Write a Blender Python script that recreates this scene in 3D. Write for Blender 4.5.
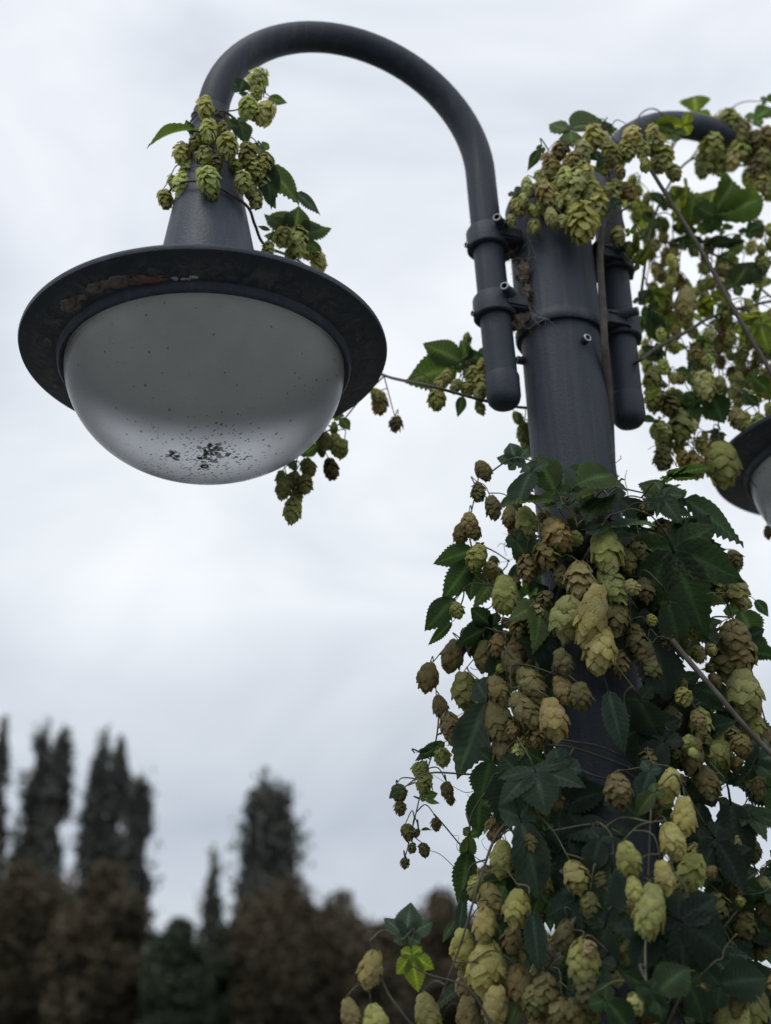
import bpy, bmesh, math, random
from mathutils import Vector, Matrix, Quaternion, noise

R = math.radians
PI = math.pi
rnd = random.Random(7)
S = bpy.context.scene
for o in list(bpy.data.objects):
    bpy.data.objects.remove(o)
COL = S.collection

# ------------------------------------------------------------------ camera
PITCH, ROLL, FPX = R(24.36), R(-1.624), 1150.0
EYE = Vector((0, 0, 1.6))
FW = Vector((0, math.cos(PITCH), math.sin(PITCH)))
U0 = Vector((0, -math.sin(PITCH), math.cos(PITCH)))
R0 = Vector((1, 0, 0))
RT = R0 * math.cos(ROLL) + U0 * math.sin(ROLL)
UP = -R0 * math.sin(ROLL) + U0 * math.cos(ROLL)
cd = bpy.data.cameras.new('camera')
cam = bpy.data.objects.new('camera', cd)
COL.objects.link(cam)
m = Matrix((RT, UP, -FW)).transposed().to_4x4()
m.translation = EYE
cam.matrix_world = m
cd.sensor_fit = 'VERTICAL'
cd.sensor_height = 36
cd.sensor_width = 36
cd.lens = FPX / 1024 * 36
cd.clip_start = 0.05
cd.clip_end = 6000
cd.dof.use_dof = True
cd.dof.focus_distance = 1.37
cd.dof.aperture_fstop = 3.0
S.camera = cam

# ------------------------------------------------------------------ world, sun, exposure
S.view_settings.view_transform = 'Standard'
S.view_settings.look = 'None'
S.view_settings.gamma = 1
S.view_settings.exposure = 0
SUN_EL, SUN_AZ = R(62), R(215)          # azimuth measured from +Y towards +X
w = bpy.data.worlds.new('World')
S.world = w
w.use_nodes = True
nt = w.node_tree
nt.nodes.clear()


def N(nt, t, **kw):
    n = nt.nodes.new(t)
    for k, v in kw.items():
        if k.startswith('i_'):
            n.inputs[k[2:]].default_value = v
        else:
            setattr(n, k, v)
    return n


wo = N(nt, 'ShaderNodeOutputWorld')
bg = N(nt, 'ShaderNodeBackground', i_Strength=0.1)
sky = N(nt, 'ShaderNodeTexSky', sky_type='NISHITA', sun_disc=False)
sky.sun_elevation = SUN_EL
sky.sun_rotation = SUN_AZ
tc = N(nt, 'ShaderNodeTexCoord')
mp = N(nt, 'ShaderNodeMapping')
mp.inputs['Scale'].default_value = (1.3, 1.3, 2.6)
mp.inputs['Location'].default_value = (0.35, 0.1, 0.55)
n1 = N(nt, 'ShaderNodeTexNoise', i_Scale=2.3, i_Detail=7.0, i_Roughness=0.52)
n1.inputs['Distortion'].default_value = 0.5
sep = N(nt, 'ShaderNodeSeparateXYZ')
nt.links.new(tc.outputs['Generated'], mp.inputs['Vector'])
nt.links.new(mp.outputs['Vector'], n1.inputs['Vector'])
nt.links.new(tc.outputs['Generated'], sep.inputs['Vector'])
# cloud layer: brighter overhead, greyer bank nearer the horizon
gr = N(nt, 'ShaderNodeValToRGB')
gr.color_ramp.elements[0].position = 0.02
gr.color_ramp.elements[0].color = (.55, .592, .66, 1)
gr.color_ramp.elements[1].position = 0.62
gr.color_ramp.elements[1].color = (.85, .88, .935, 1)
e = gr.color_ramp.elements.new(0.16)
e.color = (.55, .596, .665, 1)
e = gr.color_ramp.elements.new(0.36)
e.color = (.85, .88, .925, 1)
nt.links.new(sep.outputs['Z'], gr.inputs['Fac'])
nr = N(nt, 'ShaderNodeValToRGB')
nr.color_ramp.elements[0].position = 0.3
nr.color_ramp.elements[0].color = (.77, .79, .815, 1)
nr.color_ramp.elements[1].position = 0.7
nr.color_ramp.elements[1].color = (1.12, 1.115, 1.10, 1)
nt.links.new(n1.outputs['Fac'], nr.inputs['Fac'])
mu = N(nt, 'ShaderNodeMixRGB', blend_type='MULTIPLY', i_Fac=1.0)
nt.links.new(gr.outputs['Color'], mu.inputs['Color1'])
nt.links.new(nr.outputs['Color'], mu.inputs['Color2'])
sc = N(nt, 'ShaderNodeVectorMath', operation='SCALE')
sc.inputs['Scale'].default_value = 11.2
nt.links.new(mu.outputs['Color'], sc.inputs[0])
mx = N(nt, 'ShaderNodeMixRGB', i_Fac=0.94)
nt.links.new(sky.outputs['Color'], mx.inputs['Color1'])
nt.links.new(sc.outputs['Vector'], mx.inputs['Color2'])
nt.links.new(mx.outputs['Color'], bg.inputs['Color'])
nt.links.new(bg.outputs['Background'], wo.inputs['Surface'])

sd = bpy.data.lights.new('sun', 'SUN')
sd.energy = 1.05
sd.angle = R(24)
sd.color = (1.0, 0.96, 0.9)
sun = bpy.data.objects.new('sun', sd)
COL.objects.link(sun)
sdir = Vector((math.sin(SUN_AZ) * math.cos(SUN_EL), math.cos(SUN_AZ) * math.cos(SUN_EL), math.sin(SUN_EL)))
sun.rotation_euler = sdir.to_track_quat('Z', 'Y').to_euler()
sun.location = (-3, -4, 6)
S.cycles.use_denoising = True
S.cycles.max_bounces = 16
S.cycles.transmission_bounces = 16
S.cycles.diffuse_bounces = 4
S.cycles.glossy_bounces = 4
S.cycles.transparent_max_bounces = 12


# ------------------------------------------------------------------ geometry helpers
def ray(px, py):
    return FW + RT * ((px - 385.5) / FPX) - UP * ((py - 512) / FPX)


def at(px, py, Y):
    """the place in the world at distance Y (metres north of the camera) seen along one direction"""
    d = ray(px, py)
    return EYE + d * (Y / d.y)


def depth(p):
    return (p - EYE).dot(FW)


def new_obj(name, me, parent=None, mat=None):
    o = bpy.data.objects.new(name, me)
    COL.objects.link(o)
    if parent:
        o.parent = parent
    if mat and me is not None:
        me.materials.append(mat)
    return o


def empty(name, loc=(0, 0, 0)):
    o = bpy.data.objects.new(name, None)
    o.empty_display_size = 0.05
    COL.objects.link(o)
    o.location = loc
    return o


def tag(o, label=None, cat=None, group=None, kind=None):
    if label:
        o['label'] = label
    if cat:
        o['category'] = cat
    if group:
        o['group'] = group
    if kind:
        o['kind'] = kind
    return o


class MB:
    def __init__(self):
        self.v, self.f, self.c = [], [], []

    def add(self, vs, fs, col=None):
        b = len(self.v)
        self.v += [Vector(p) for p in vs]
        self.f += [tuple(b + i for i in f) for f in fs]
        if col is not None:
            if callable(col):
                self.c += [col(i) for i in range(len(vs))]
            else:
                self.c += [col] * len(vs)
        else:
            self.c += [(1, 1, 1, 1)] * len(vs)

    def tube(self, pts, rad, n=8, cap=True):
        pts = [Vector(p) for p in pts]
        k = len(pts)
        if not hasattr(rad, '__len__'):
            rad = [rad] * k
        t0 = (pts[1] - pts[0]).normalized()
        a = t0.orthogonal().normalized()
        vs, fs = [], []
        for i, p in enumerate(pts):
            t = (pts[min(i + 1, k - 1)] - pts[max(i - 1, 0)])
            if t.length < 1e-9:
                t = t0
            t = t.normalized()
            a = (a - t * a.dot(t))
            if a.length < 1e-6:
                a = t.orthogonal()
            a.normalize()
            b = t.cross(a)
            for j in range(n):
                q = 2 * PI * j / n
                vs.append(p + (a * math.cos(q) + b * math.sin(q)) * rad[i])
        for i in range(k - 1):
            for j in range(n):
                j2 = (j + 1) % n
                fs.append((i * n + j, i * n + j2, (i + 1) * n + j2, (i + 1) * n + j))
        if cap:
            fs.append(tuple(range(n - 1, -1, -1)))
            fs.append(tuple((k - 1) * n + j for j in range(n)))
        self.add(vs, fs)

    def lathe(self, prof, n=64, M=None, close=False):
        vs, fs = [], []
        for r, z in prof:
            for j in range(n):
                q = 2 * PI * j / n
                p = Vector((r * math.cos(q), r * math.sin(q), z))
                vs.append(M @ p if M else p)
        k = len(prof)
        for i in range(k - 1 if not close else k):
            i2 = (i + 1) % k
            for j in range(n):
                j2 = (j + 1) % n
                fs.append((i * n + j, i * n + j2, i2 * n + j2, i2 * n + j))
        self.add(vs, fs)

    def disc(self, c, rx, ry, ax, ay, n=8, jit=0.3):
        vs = [c]
        for j in range(n):
            q = 2 * PI * j / n
            s = 1 + rnd.uniform(-jit, jit)
            vs.append(c + ax * (rx * s * math.cos(q)) + ay * (ry * s * math.sin(q)))
        self.add(vs, [(0, 1 + j, 1 + (j + 1) % n) for j in range(n)])

    def box(self, lo, hi, M=None, bev=0.0):
        bm = bmesh.new()
        bmesh.ops.create_cube(bm, size=1)
        for v in bm.verts:
            v.co = Vector([(lo[i] + hi[i]) / 2 + v.co[i] * (hi[i] - lo[i]) for i in range(3)])
        if bev:
            bmesh.ops.bevel(bm, geom=list(bm.edges), offset=bev, segments=2, affect='EDGES')
        bm.verts.index_update()
        self.add([M @ v.co if M else v.co.copy() for v in bm.verts], [[v.index for v in f.verts] for f in bm.faces])
        bm.free()

    def mesh(self, name, smooth=True, colors=False, fix=False):
        me = bpy.data.meshes.new(name)
        me.from_pydata([tuple(p) for p in self.v], [], self.f)
        if colors:
            at_ = me.color_attributes.new('tint', 'FLOAT_COLOR', 'POINT')
            flat = [x for c in self.c for x in c]
            at_.data.foreach_set('color', flat)
        if fix:
            bm = bmesh.new()
            bm.from_mesh(me)
            bmesh.ops.recalc_face_normals(bm, faces=bm.faces)
            bm.to_mesh(me)
            bm.free()
        if smooth:
            me.polygons.foreach_set('use_smooth', [True] * len(me.polygons))
        me.update()
        return me

    def build(self, name, mat, parent=None, smooth=True, sharp=None, colors=False, fix=True):
        me = self.mesh(name, smooth, colors, fix)
        if sharp:
            me.set_sharp_from_angle(angle=R(sharp))
        return new_obj(name, me, parent, mat)


def spline(pts, n=6):
    """Catmull-Rom through pts"""
    pts = [Vector(p) for p in pts]
    if len(pts) < 3:
        return [pts[0].lerp(pts[-1], i / n) for i in range(n + 1)]
    q = [pts[0] * 2 - pts[1]] + pts + [pts[-1] * 2 - pts[-2]]
    out = []
    for i in range(1, len(q) - 2):
        a, b, c, d = q[i - 1:i + 3]
        for s in range(n):
            t = s / n
            out.append(.5 * ((2 * b) + (c - a) * t + (2 * a - 5 * b + 4 * c - d) * t * t + (3 * b - a - 3 * c + d) * t ** 3))
    out.append(pts[-1])
    return out


# ------------------------------------------------------------------ materials
def mat(name):
    mm = bpy.data.materials.new(name)
    mm.use_nodes = True
    t = mm.node_tree
    t.nodes.clear()
    out = N(t, 'ShaderNodeOutputMaterial')
    return mm, t, out


def L(t, a, b):
    t.links.new(a, b)


def ramp(t, fac, stops):
    r = N(t, 'ShaderNodeValToRGB')
    el = r.color_ramp.elements
    el[0].position, el[0].color = stops[0][0], (*stops[0][1], 1)
    el[1].position, el[1].color = stops[-1][0], (*stops[-1][1], 1)
    for p, c in stops[1:-1]:
        k = el.new(p)
        k.color = (*c, 1)
    L(t, fac, r.inputs['Fac'])
    return r.outputs['Color']


def paint_mat(name, base, dust, rough=0.55):
    mm, t, out = mat(name)
    p = N(t, 'ShaderNodeBsdfPrincipled')
    co = N(t, 'ShaderNodeTexCoord').outputs['Object']
    a = N(t, 'ShaderNodeTexNoise', i_Scale=9.0, i_Detail=8.0, i_Roughness=0.65)
    b = N(t, 'ShaderNodeTexNoise', i_Scale=260.0, i_Detail=3.0)
    L(t, co, a.inputs['Vector'])
    L(t, co, b.inputs['Vector'])
    c1 = ramp(t, a.outputs['Fac'], [(.3, base), (.75, dust)])
    sp = N(t, 'ShaderNodeTexVoronoi', i_Scale=140.0)
    L(t, co, sp.inputs['Vector'])
    # tiny pale chips and bird-lime specks
    mk = ramp(t, sp.outputs['Distance'], [(.05, (1, 1, 1)), (.11, (0, 0, 0))])
    sn = N(t, 'ShaderNodeTexNoise', i_Scale=23.0, i_Detail=2.0)
    L(t, co, sn.inputs['Vector'])
    mk2 = ramp(t, sn.outputs['Fac'], [(.50, (0, 0, 0)), (.66, (.9, .9, .9))])
    mm_ = N(t, 'ShaderNodeMixRGB', blend_type='MULTIPLY', i_Fac=1.0)
    L(t, mk, mm_.inputs['Color1'])
    L(t, mk2, mm_.inputs['Color2'])
    mixc = N(t, 'ShaderNodeMixRGB')
    L(t, mm_.outputs['Color'], mixc.inputs['Fac'])
    L(t, c1, mixc.inputs['Color1'])
    mixc.inputs['Color2'].default_value = (.22, .22, .21, 1)
    # rain streaks down the paint
    smp = N(t, 'ShaderNodeMapping')
    smp.inputs['Scale'].default_value = (70, 70, 2.2)
    L(t, co, smp.inputs['Vector'])
    sn2 = N(t, 'ShaderNodeTexNoise', i_Scale=1.0, i_Detail=5.0, i_Roughness=0.6)
    L(t, smp.outputs['Vector'], sn2.inputs['Vector'])
    sfac = ramp(t, sn2.outputs['Fac'], [(.50, (0, 0, 0)), (.72, (.30, .30, .30))])
    stk = N(t, 'ShaderNodeMixRGB')
    L(t, sfac, stk.inputs['Fac'])
    L(t, mixc.outputs['Color'], stk.inputs['Color1'])
    stk.inputs['Color2'].default_value = (.13, .135, .13, 1)
    mixc = stk
    L(t, mixc.outputs['Color'], p.inputs['Base Color'])
    rr = N(t, 'ShaderNodeMapRange')
    rr.inputs['To Min'].default_value = rough - .1
    rr.inputs['To Max'].default_value = rough + .15
    L(t, a.outputs['Fac'], rr.inputs['Value'])
    L(t, rr.outputs['Result'], p.inputs['Roughness'])
    p.inputs['Specular IOR Level'].default_value = 0.35
    bp = N(t, 'ShaderNodeBump', i_Strength=0.3, i_Distance=0.002)
    L(t, b.outputs['Fac'], bp.inputs['Height'])
    L(t, bp.outputs['Normal'], p.inputs['Normal'])
    L(t, p.outputs['BSDF'], out.inputs['Surface'])
    return mm


def simple_mat(name, base, rough=0.7, metal=0.0, vary=0.3, scale=40.0, bump=0.1):
    mm, t, out = mat(name)
    p = N(t, 'ShaderNodeBsdfPrincipled', i_Roughness=rough, i_Metallic=metal)
    co = N(t, 'ShaderNodeTexCoord').outputs['Object']
    a = N(t, 'ShaderNodeTexNoise', i_Scale=scale, i_Detail=6.0)
    L(t, co, a.inputs['Vector'])
    lo = tuple(x * (1 - vary) for x in base)
    hi = tuple(min(1, x * (1 + vary)) for x in base)
    L(t, ramp(t, a.outputs['Fac'], [(.3, lo), (.7, hi)]), p.inputs['Base Color'])
    bp = N(t, 'ShaderNodeBump', i_Strength=bump, i_Distance=0.01)
    L(t, a.outputs['Fac'], bp.inputs['Height'])
    L(t, bp.outputs['Normal'], p.inputs['Normal'])
    L(t, p.outputs['BSDF'], out.inputs['Surface'])
    return mm


def plant_mat(name, trans, rough, vein=False):
    """colour comes from each object's own pigment colour; 'tint' attribute carries veins / dry bract tips, painted gap shade at bract bases"""
    mm, t, out = mat(name)
    oi = N(t, 'ShaderNodeObjectInfo')
    va = N(t, 'ShaderNodeVertexColor', layer_name='tint')
    co = N(t, 'ShaderNodeTexCoord').outputs['Object']
    no = N(t, 'ShaderNodeTexNoise', i_Scale=4.0 if vein else 5.0, i_Detail=5.0)
    ad = N(t, 'ShaderNodeVectorMath', operation='ADD')
    sc_ = N(t, 'ShaderNodeVectorMath', operation='SCALE')
    cmb = N(t, 'ShaderNodeCombineXYZ')
    L(t, oi.outputs['Random'], cmb.inputs['X'])
    L(t, oi.outputs['Random'], cmb.inputs['Z'])
    L(t, cmb.outputs['Vector'], sc_.inputs[0])
    sc_.inputs['Scale'].default_value = 37.0
    L(t, co, ad.inputs[0])
    L(t, sc_.outputs['Vector'], ad.inputs[1])
    L(t, ad.outputs['Vector'], no.inputs['Vector'])
    m1 = N(t, 'ShaderNodeMixRGB', blend_type='MULTIPLY', i_Fac=1.0)
    L(t, oi.outputs['Color'], m1.inputs['Color1'])
    L(t, va.outputs['Color'], m1.inputs['Color2'])
    m2 = N(t, 'ShaderNodeMixRGB', blend_type='MULTIPLY', i_Fac=1.0)
    L(t, m1.outputs['Color'], m2.inputs['Color1'])
    if vein:
        cr = ramp(t, no.outputs['Fac'], [(.25, (.72, .78, .74)), (.55, (1, 1, 1)), (.74, (1.2, 1.12, .9))])
    else:
        cr = ramp(t, no.outputs['Fac'], [(.26, (.86, .77, .66)), (.48, (1, 1, 1)), (.75, (1.1, 1.1, 1.0))])
    L(t, cr, m2.inputs['Color2'])
    p = N(t, 'ShaderNodeBsdfPrincipled', i_Roughness=rough)
    p.inputs['Specular IOR Level'].default_value = 0.3 if vein else 0.25
    L(t, m2.outputs['Color'], p.inputs['Base Color'])
    fine = N(t, 'ShaderNodeTexNoise', i_Scale=30.0 if vein else 24.0, i_Detail=4.0)
    L(t, co, fine.inputs['Vector'])
    bp = N(t, 'ShaderNodeBump', i_Strength=0.25 if vein else 0.4, i_Distance=0.03)
    L(t, fine.outputs['Fac'], bp.inputs['Height'])
    L(t, bp.outputs['Normal'], p.inputs['Normal'])
    tr = N(t, 'ShaderNodeBsdfTranslucent')
    m3 = N(t, 'ShaderNodeMixRGB', blend_type='MULTIPLY', i_Fac=1.0)
    L(t, m2.outputs['Color'], m3.inputs['Color1'])
    m3.inputs['Color2'].default_value = (2.3, 2.35, 1.2, 1) if vein else (1.2, 1.15, .8, 1)
    L(t, m3.outputs['Color'], tr.inputs['Color'])
    ms = N(t, 'ShaderNodeMixShader', i_Fac=trans)
    L(t, p.outputs['BSDF'], ms.inputs[1])
    L(t, tr.outputs['BSDF'], ms.inputs[2])
    L(t, ms.outputs['Shader'], out.inputs['Surface'])
    return mm


PAINT = paint_mat('anthracite paint', (.024, .031, .047), (.043, .052, .071))
HATP = paint_mat('anthracite lamp paint', (.032, .041, .064), (.056, .068, .095), 0.5)
t = HATP.node_tree
pb = next(n for n in t.nodes if n.type == 'BSDF_PRINCIPLED')
src = pb.inputs['Base Color'].links[0].from_socket
hco = N(t, 'ShaderNodeTexCoord').outputs['Object']
hs = N(t, 'ShaderNodeSeparateXYZ')
L(t, hco, hs.inputs['Vector'])
hl = N(t, 'ShaderNodeVectorMath', operation='LENGTH')
hm = N(t, 'ShaderNodeVectorMath', operation='MULTIPLY')
hm.inputs[1].default_value = (1, 1, 0)
L(t, hco, hm.inputs[0])
L(t, hm.outputs['Vector'], hl.inputs[0])
band = ramp(t, hl.outputs['Value'], [(.178, (0, 0, 0)), (.188, (1, 1, 1)), (.203, (1, 1, 1)), (.217, (0, 0, 0))])
und = ramp(t, hs.outputs['Z'], [(.0, (1, 1, 1)), (.003, (0, 0, 0))])
wn = N(t, 'ShaderNodeTexNoise', i_Scale=38.0, i_Detail=9.0, i_Roughness=0.8)
wn.inputs['Distortion'].default_value = 1.5
L(t, hco, wn.inputs['Vector'])
wm = ramp(t, wn.outputs['Fac'], [(.47, (0, 0, 0)), (.66, (.8, .8, .8))])
k1 = N(t, 'ShaderNodeMixRGB', blend_type='MULTIPLY', i_Fac=1.0)
k2 = N(t, 'ShaderNodeMixRGB', blend_type='MULTIPLY', i_Fac=1.0)
L(t, band, k1.inputs['Color1'])
L(t, und, k1.inputs['Color2'])
L(t, k1.outputs['Color'], k2.inputs['Color1'])
L(t, wm, k2.inputs['Color2'])
k3 = N(t, 'ShaderNodeMixRGB')
L(t, k2.outputs['Color'], k3.inputs['Fac'])
L(t, src, k3.inputs['Color1'])
wn2 = N(t, 'ShaderNodeTexNoise', i_Scale=11.0, i_Detail=4.0)
L(t, hco, wn2.inputs['Vector'])
L(t, ramp(t, wn2.outputs['Fac'], [(.42, (.16, .165, .18)), (.56, (.18, .165, .16)), (.70, (.14, .092, .078))]), k3.inputs['Color2'])
L(t, k3.outputs['Color'], pb.inputs['Base Color'])
STEEL = simple_mat('dull bolt steel', (.34, .35, .36), 0.42, 0.8, 0.25, 120)
SOCK = simple_mat('dark bolt socket', (.02, .02, .02), 0.8)  # near-black colour for the inside of the bolt sockets
LEAFM = plant_mat('hop leaf', 0.50, 0.52, True)
CONEM = plant_mat('hop bract', 0.42, 0.6)
STEM = simple_mat('hop stem bark', (.075, .066, .052), 0.75, 0, 0.35, 90)
STEMG = simple_mat('green hop stem', (.085, .083, .048), 0.7, 0, 0.35, 90)
STEMO = simple_mat('old woody hop stem', (.085, .073, .062), 0.8, 0, 0.4, 70)
SILK = simple_mat('old spider silk', (.205, .185, .175), 0.9, 0, 0.45, 160, 0.6)
WEBM = simple_mat('pale cobweb silk', (.34, .32, .30), 0.9, 0, 0.3, 200)
SILKB = simple_mat('brown cocoon silk', (.135, .108, .085), 0.95, 0, 0.5, 220, 0.8)
RUST = simple_mat('rust brown web dirt', (.19, .115, .09), 0.9, 0, 0.4, 110, 0.5)
DIRT = simple_mat('dark brown dirt', (.048, .040, .034), 0.95, 0, 0.5, 300)
GREY = simple_mat('lamp reflector metal', (.80, .81, .82), 0.5, 0.0, 0.12, 30)

t = DIRT.node_tree
dp = next(n for n in t.nodes if n.type == 'BSDF_PRINCIPLED')
dp.inputs['Alpha'].default_value = .72

# globe: scuffed frosted polycarbonate
GLOBE, t, out = mat('frosted lamp globe')
rf = N(t, 'ShaderNodeBsdfRefraction', i_Roughness=0.38, i_IOR=1.22)
rf.inputs['Color'].default_value = (.985, .99, 1.0, 1)
tl = N(t, 'ShaderNodeBsdfTranslucent')
tl.inputs['Color'].default_value = (.99, .99, 1.0, 1)
df = N(t, 'ShaderNodeBsdfDiffuse')
gl = N(t, 'ShaderNodeBsdfGlossy', i_Roughness=0.28)
gco = N(t, 'ShaderNodeTexCoord').outputs['Object']
gn = N(t, 'ShaderNodeTexNoise', i_Scale=420.0, i_Detail=2.0)
gn2 = N(t, 'ShaderNodeTexNoise', i_Scale=14.0, i_Detail=7.0, i_Roughness=0.7)
L(t, gco, gn.inputs['Vector'])
L(t, gco, gn2.inputs['Vector'])
L(t, ramp(t, gn2.outputs['Fac'], [(.3, (.46, .465, .47)), (.75, (.66, .66, .65))]), df.inputs['Color'])
s1 = N(t, 'ShaderNodeMixShader', i_Fac=0.24)
L(t, rf.outputs['BSDF'], s1.inputs[1])
L(t, tl.outputs['BSDF'], s1.inputs[2])
dm = N(t, 'ShaderNodeMapRange')
dm.inputs['From Min'].default_value = .36
dm.inputs['From Max'].default_value = .66
dm.inputs['To Min'].default_value = .02
dm.inputs['To Max'].default_value = .24
gav = N(t, 'ShaderNodeMixRGB', i_Fac=0.55)
L(t, gn.outputs['Fac'], gav.inputs['Color1'])
L(t, gn2.outputs['Fac'], gav.inputs['Color2'])
L(t, gav.outputs['Color'], dm.inputs['Value'])
s2 = N(t, 'ShaderNodeMixShader')
L(t, dm.outputs['Result'], s2.inputs['Fac'])
L(t, s1.outputs['Shader'], s2.inputs[1])
L(t, df.outputs['BSDF'], s2.inputs[2])
fr = N(t, 'ShaderNodeFresnel', i_IOR=1.16)
s3 = N(t, 'ShaderNodeMixShader')
L(t, fr.outputs['Fac'], s3.inputs['Fac'])
L(t, s2.outputs['Shader'], s3.inputs[1])
L(t, gl.outputs['BSDF'], s3.inputs[2])
L(t, s3.outputs['Shader'], out.inputs['Surface'])

GLIN, t, out = mat('clear inner globe wall')
ti = N(t, 'ShaderNodeBsdfRefraction', i_Roughness=0.38, i_IOR=1.22)
ti.inputs['Color'].default_value = (.985, .99, 1.0, 1)
L(t, ti.outputs['BSDF'], out.inputs['Surface'])

# ------------------------------------------------------------------ ground
GRASS, t, out = mat('mown grass')
p = N(t, 'ShaderNodeBsdfPrincipled', i_Roughness=0.9)
co = N(t, 'ShaderNodeTexCoord').outputs['Object']
a = N(t, 'ShaderNodeTexNoise', i_Scale=0.35, i_Detail=9.0, i_Roughness=0.7)
L(t, co, a.inputs['Vector'])
L(t, ramp(t, a.outputs['Fac'], [(.3, (.042, .045, .034)), (.55, (.062, .064, .046)), (.8, (.08, .074, .055))]), p.inputs['Base Color'])
L(t, p.outputs['BSDF'], out.inputs['Surface'])
g = MB()
nn = 48
for i in range(nn + 1):
    for j in range(nn + 1):
        x = math.copysign(abs(i / nn * 2 - 1) ** 3, i / nn * 2 - 1) * 2500
        y = math.copysign(abs(j / nn * 2 - 1) ** 3, j / nn * 2 - 1) * 2500
        d = math.hypot(x, y)
        z = 0.0 if d < 12 else noise.noise(Vector((x * .02, y * .02, 0))) * min(1, (d - 12) / 60) * .5
        g.v.append(Vector((x, y, z)))
        g.c.append((1, 1, 1, 1))
for i in range(nn):
    for j in range(nn):
        k = i * (nn + 1) + j
        g.f.append((k, k + nn + 1, k + nn + 2, k + 1))
tag(g.build('ground', GRASS), kind='structure')
PAVE = simple_mat('path gravel', (.11, .11, .11), 0.95, 0, 0.3, 30, 0.4)
pth = MB()
for i in range(41):
    x = -60 + i * 3
    pth.v += [Vector((x, 0.1 + .4 * math.sin(x * .05) - 1.6, .006)), Vector((x, 0.1 + .4 * math.sin(x * .05) + .7, .006))]
    pth.c += [(1, 1, 1, 1)] * 2
for i in range(40):
    pth.f.append((2 * i, 2 * i + 2, 2 * i + 3, 2 * i + 1))
tag(pth.build('path', PAVE), kind='structure')

# ------------------------------------------------------------------ background trees
TL = {}


def tree_leaf_mat(name, a_, b_):
    mm, t, out = mat(name)
    p = N(t, 'ShaderNodeBsdfPrincipled', i_Roughness=0.8)
    va = N(t, 'ShaderNodeVertexColor', layer_name='tint')
    sepc = N(t, 'ShaderNodeSeparateColor')
    L(t, va.outputs['Color'], sepc.inputs['Color'])
    L(t, ramp(t, sepc.outputs['Red'], [(0, a_), (1, b_)]), p.inputs['Base Color'])
    p.inputs['Specular IOR Level'].default_value = .2
    L(t, p.outputs['BSDF'], out.inputs['Surface'])
    return mm


TL['poplar'] = tree_leaf_mat('poplar foliage', (.062, .070, .064), (.115, .125, .105))
TL['brown'] = tree_leaf_mat('browning foliage', (.052, .045, .030), (.108, .088, .055))
TL['green'] = tree_leaf_mat('dark green foliage', (.030, .042, .028), (.06, .08, .045))
BARK = simple_mat('tree bark', (.09, .075, .06), 0.9, 0, 0.3, 3)


def leaf_quad(mb, c, s, col):
    a = Vector((rnd.gauss(0, 1), rnd.gauss(0, 1), rnd.gauss(0, 1))).normalized()
    b = a.orthogonal().normalized()
    b.rotate(Quaternion(a, rnd.uniform(0, 6.28)))
    d = a.cross(b)
    mb.add([c - b * s, c + d * s * .5, c + b * s * 1.1, c - d * s * .5], [(0, 1, 2, 3)], (col, col, col, 1))


def poplar(px, top_y, wpx, Y, label, group, n=9000):
    top = at(px, top_y - 10, Y)
    h = top.z
    x = top.x
    rad = wpx / FPX * depth(top) / 2 * 1.14
    root = empty('poplar_tree', (x, Y, 0))
    tag(root, label, 'tree', group)
    tr = MB()
    tr.tube([(0, 0, -.2), (rad * .05, 0, h * .3), (0, rad * .05, h * .65), (0, 0, h * .96)], [.28, .2, .11, .02], 8)
    cr = MB()
    seed = rnd.uniform(0, 100)
    limbs = []
    for i in range(60):
        z0 = h * rnd.uniform(.06, .86)
        q = rnd.uniform(0, 2 * PI)
        ln = h * rnd.uniform(.12, .22) * (1 - z0 / h * .4)
        rr_ = rad * rnd.uniform(.55, 1.0) * max(.30, 1 - 1.25 * max(0, (z0 + ln) / h - .48))
        e_ = Vector((math.cos(q) * rr_, math.sin(q) * rr_, min(h * rnd.uniform(.80, .995), z0 + ln)))
        s_ = Vector((0, 0, z0))
        md = s_.lerp(e_, .5) + Vector((math.cos(q), math.sin(q), 0)) * rr_ * .25
        tr.tube([s_, md, e_], [.07, .045, .015], 5)
        limbs.append((s_, md, e_))
    for i in range(n):
        s_, md, e_ = rnd.choice(limbs)
        u = rnd.random() ** .6
        p_ = (s_.lerp(md, u * 2) if u < .5 else md.lerp(e_, u * 2 - 1))
        hq = p_.z / h
        sp_ = (.12 + .20 * rad) * max(.3, min(1, 3.2 * (1.06 - hq)))
        p_ = p_ + Vector((rnd.gauss(0, sp_), rnd.gauss(0, sp_), rnd.gauss(0, .5)))
        hh = p_.z / h
        if hh > 1 or hh < .05:
            continue
        if noise.noise(Vector((p_.x * .9, p_.y * .9, p_.z * .45 + seed))) < -.36:
            continue
        leaf_quad(cr, p_, rnd.uniform(.11, .26), .5 + .5 * noise.noise(p_ * .5) + rnd.uniform(-.08, .08))
    tr.build('trunk', BARK, root)
    cr.build('crown', TL['poplar'], root, smooth=False, colors=True, fix=False)


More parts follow.
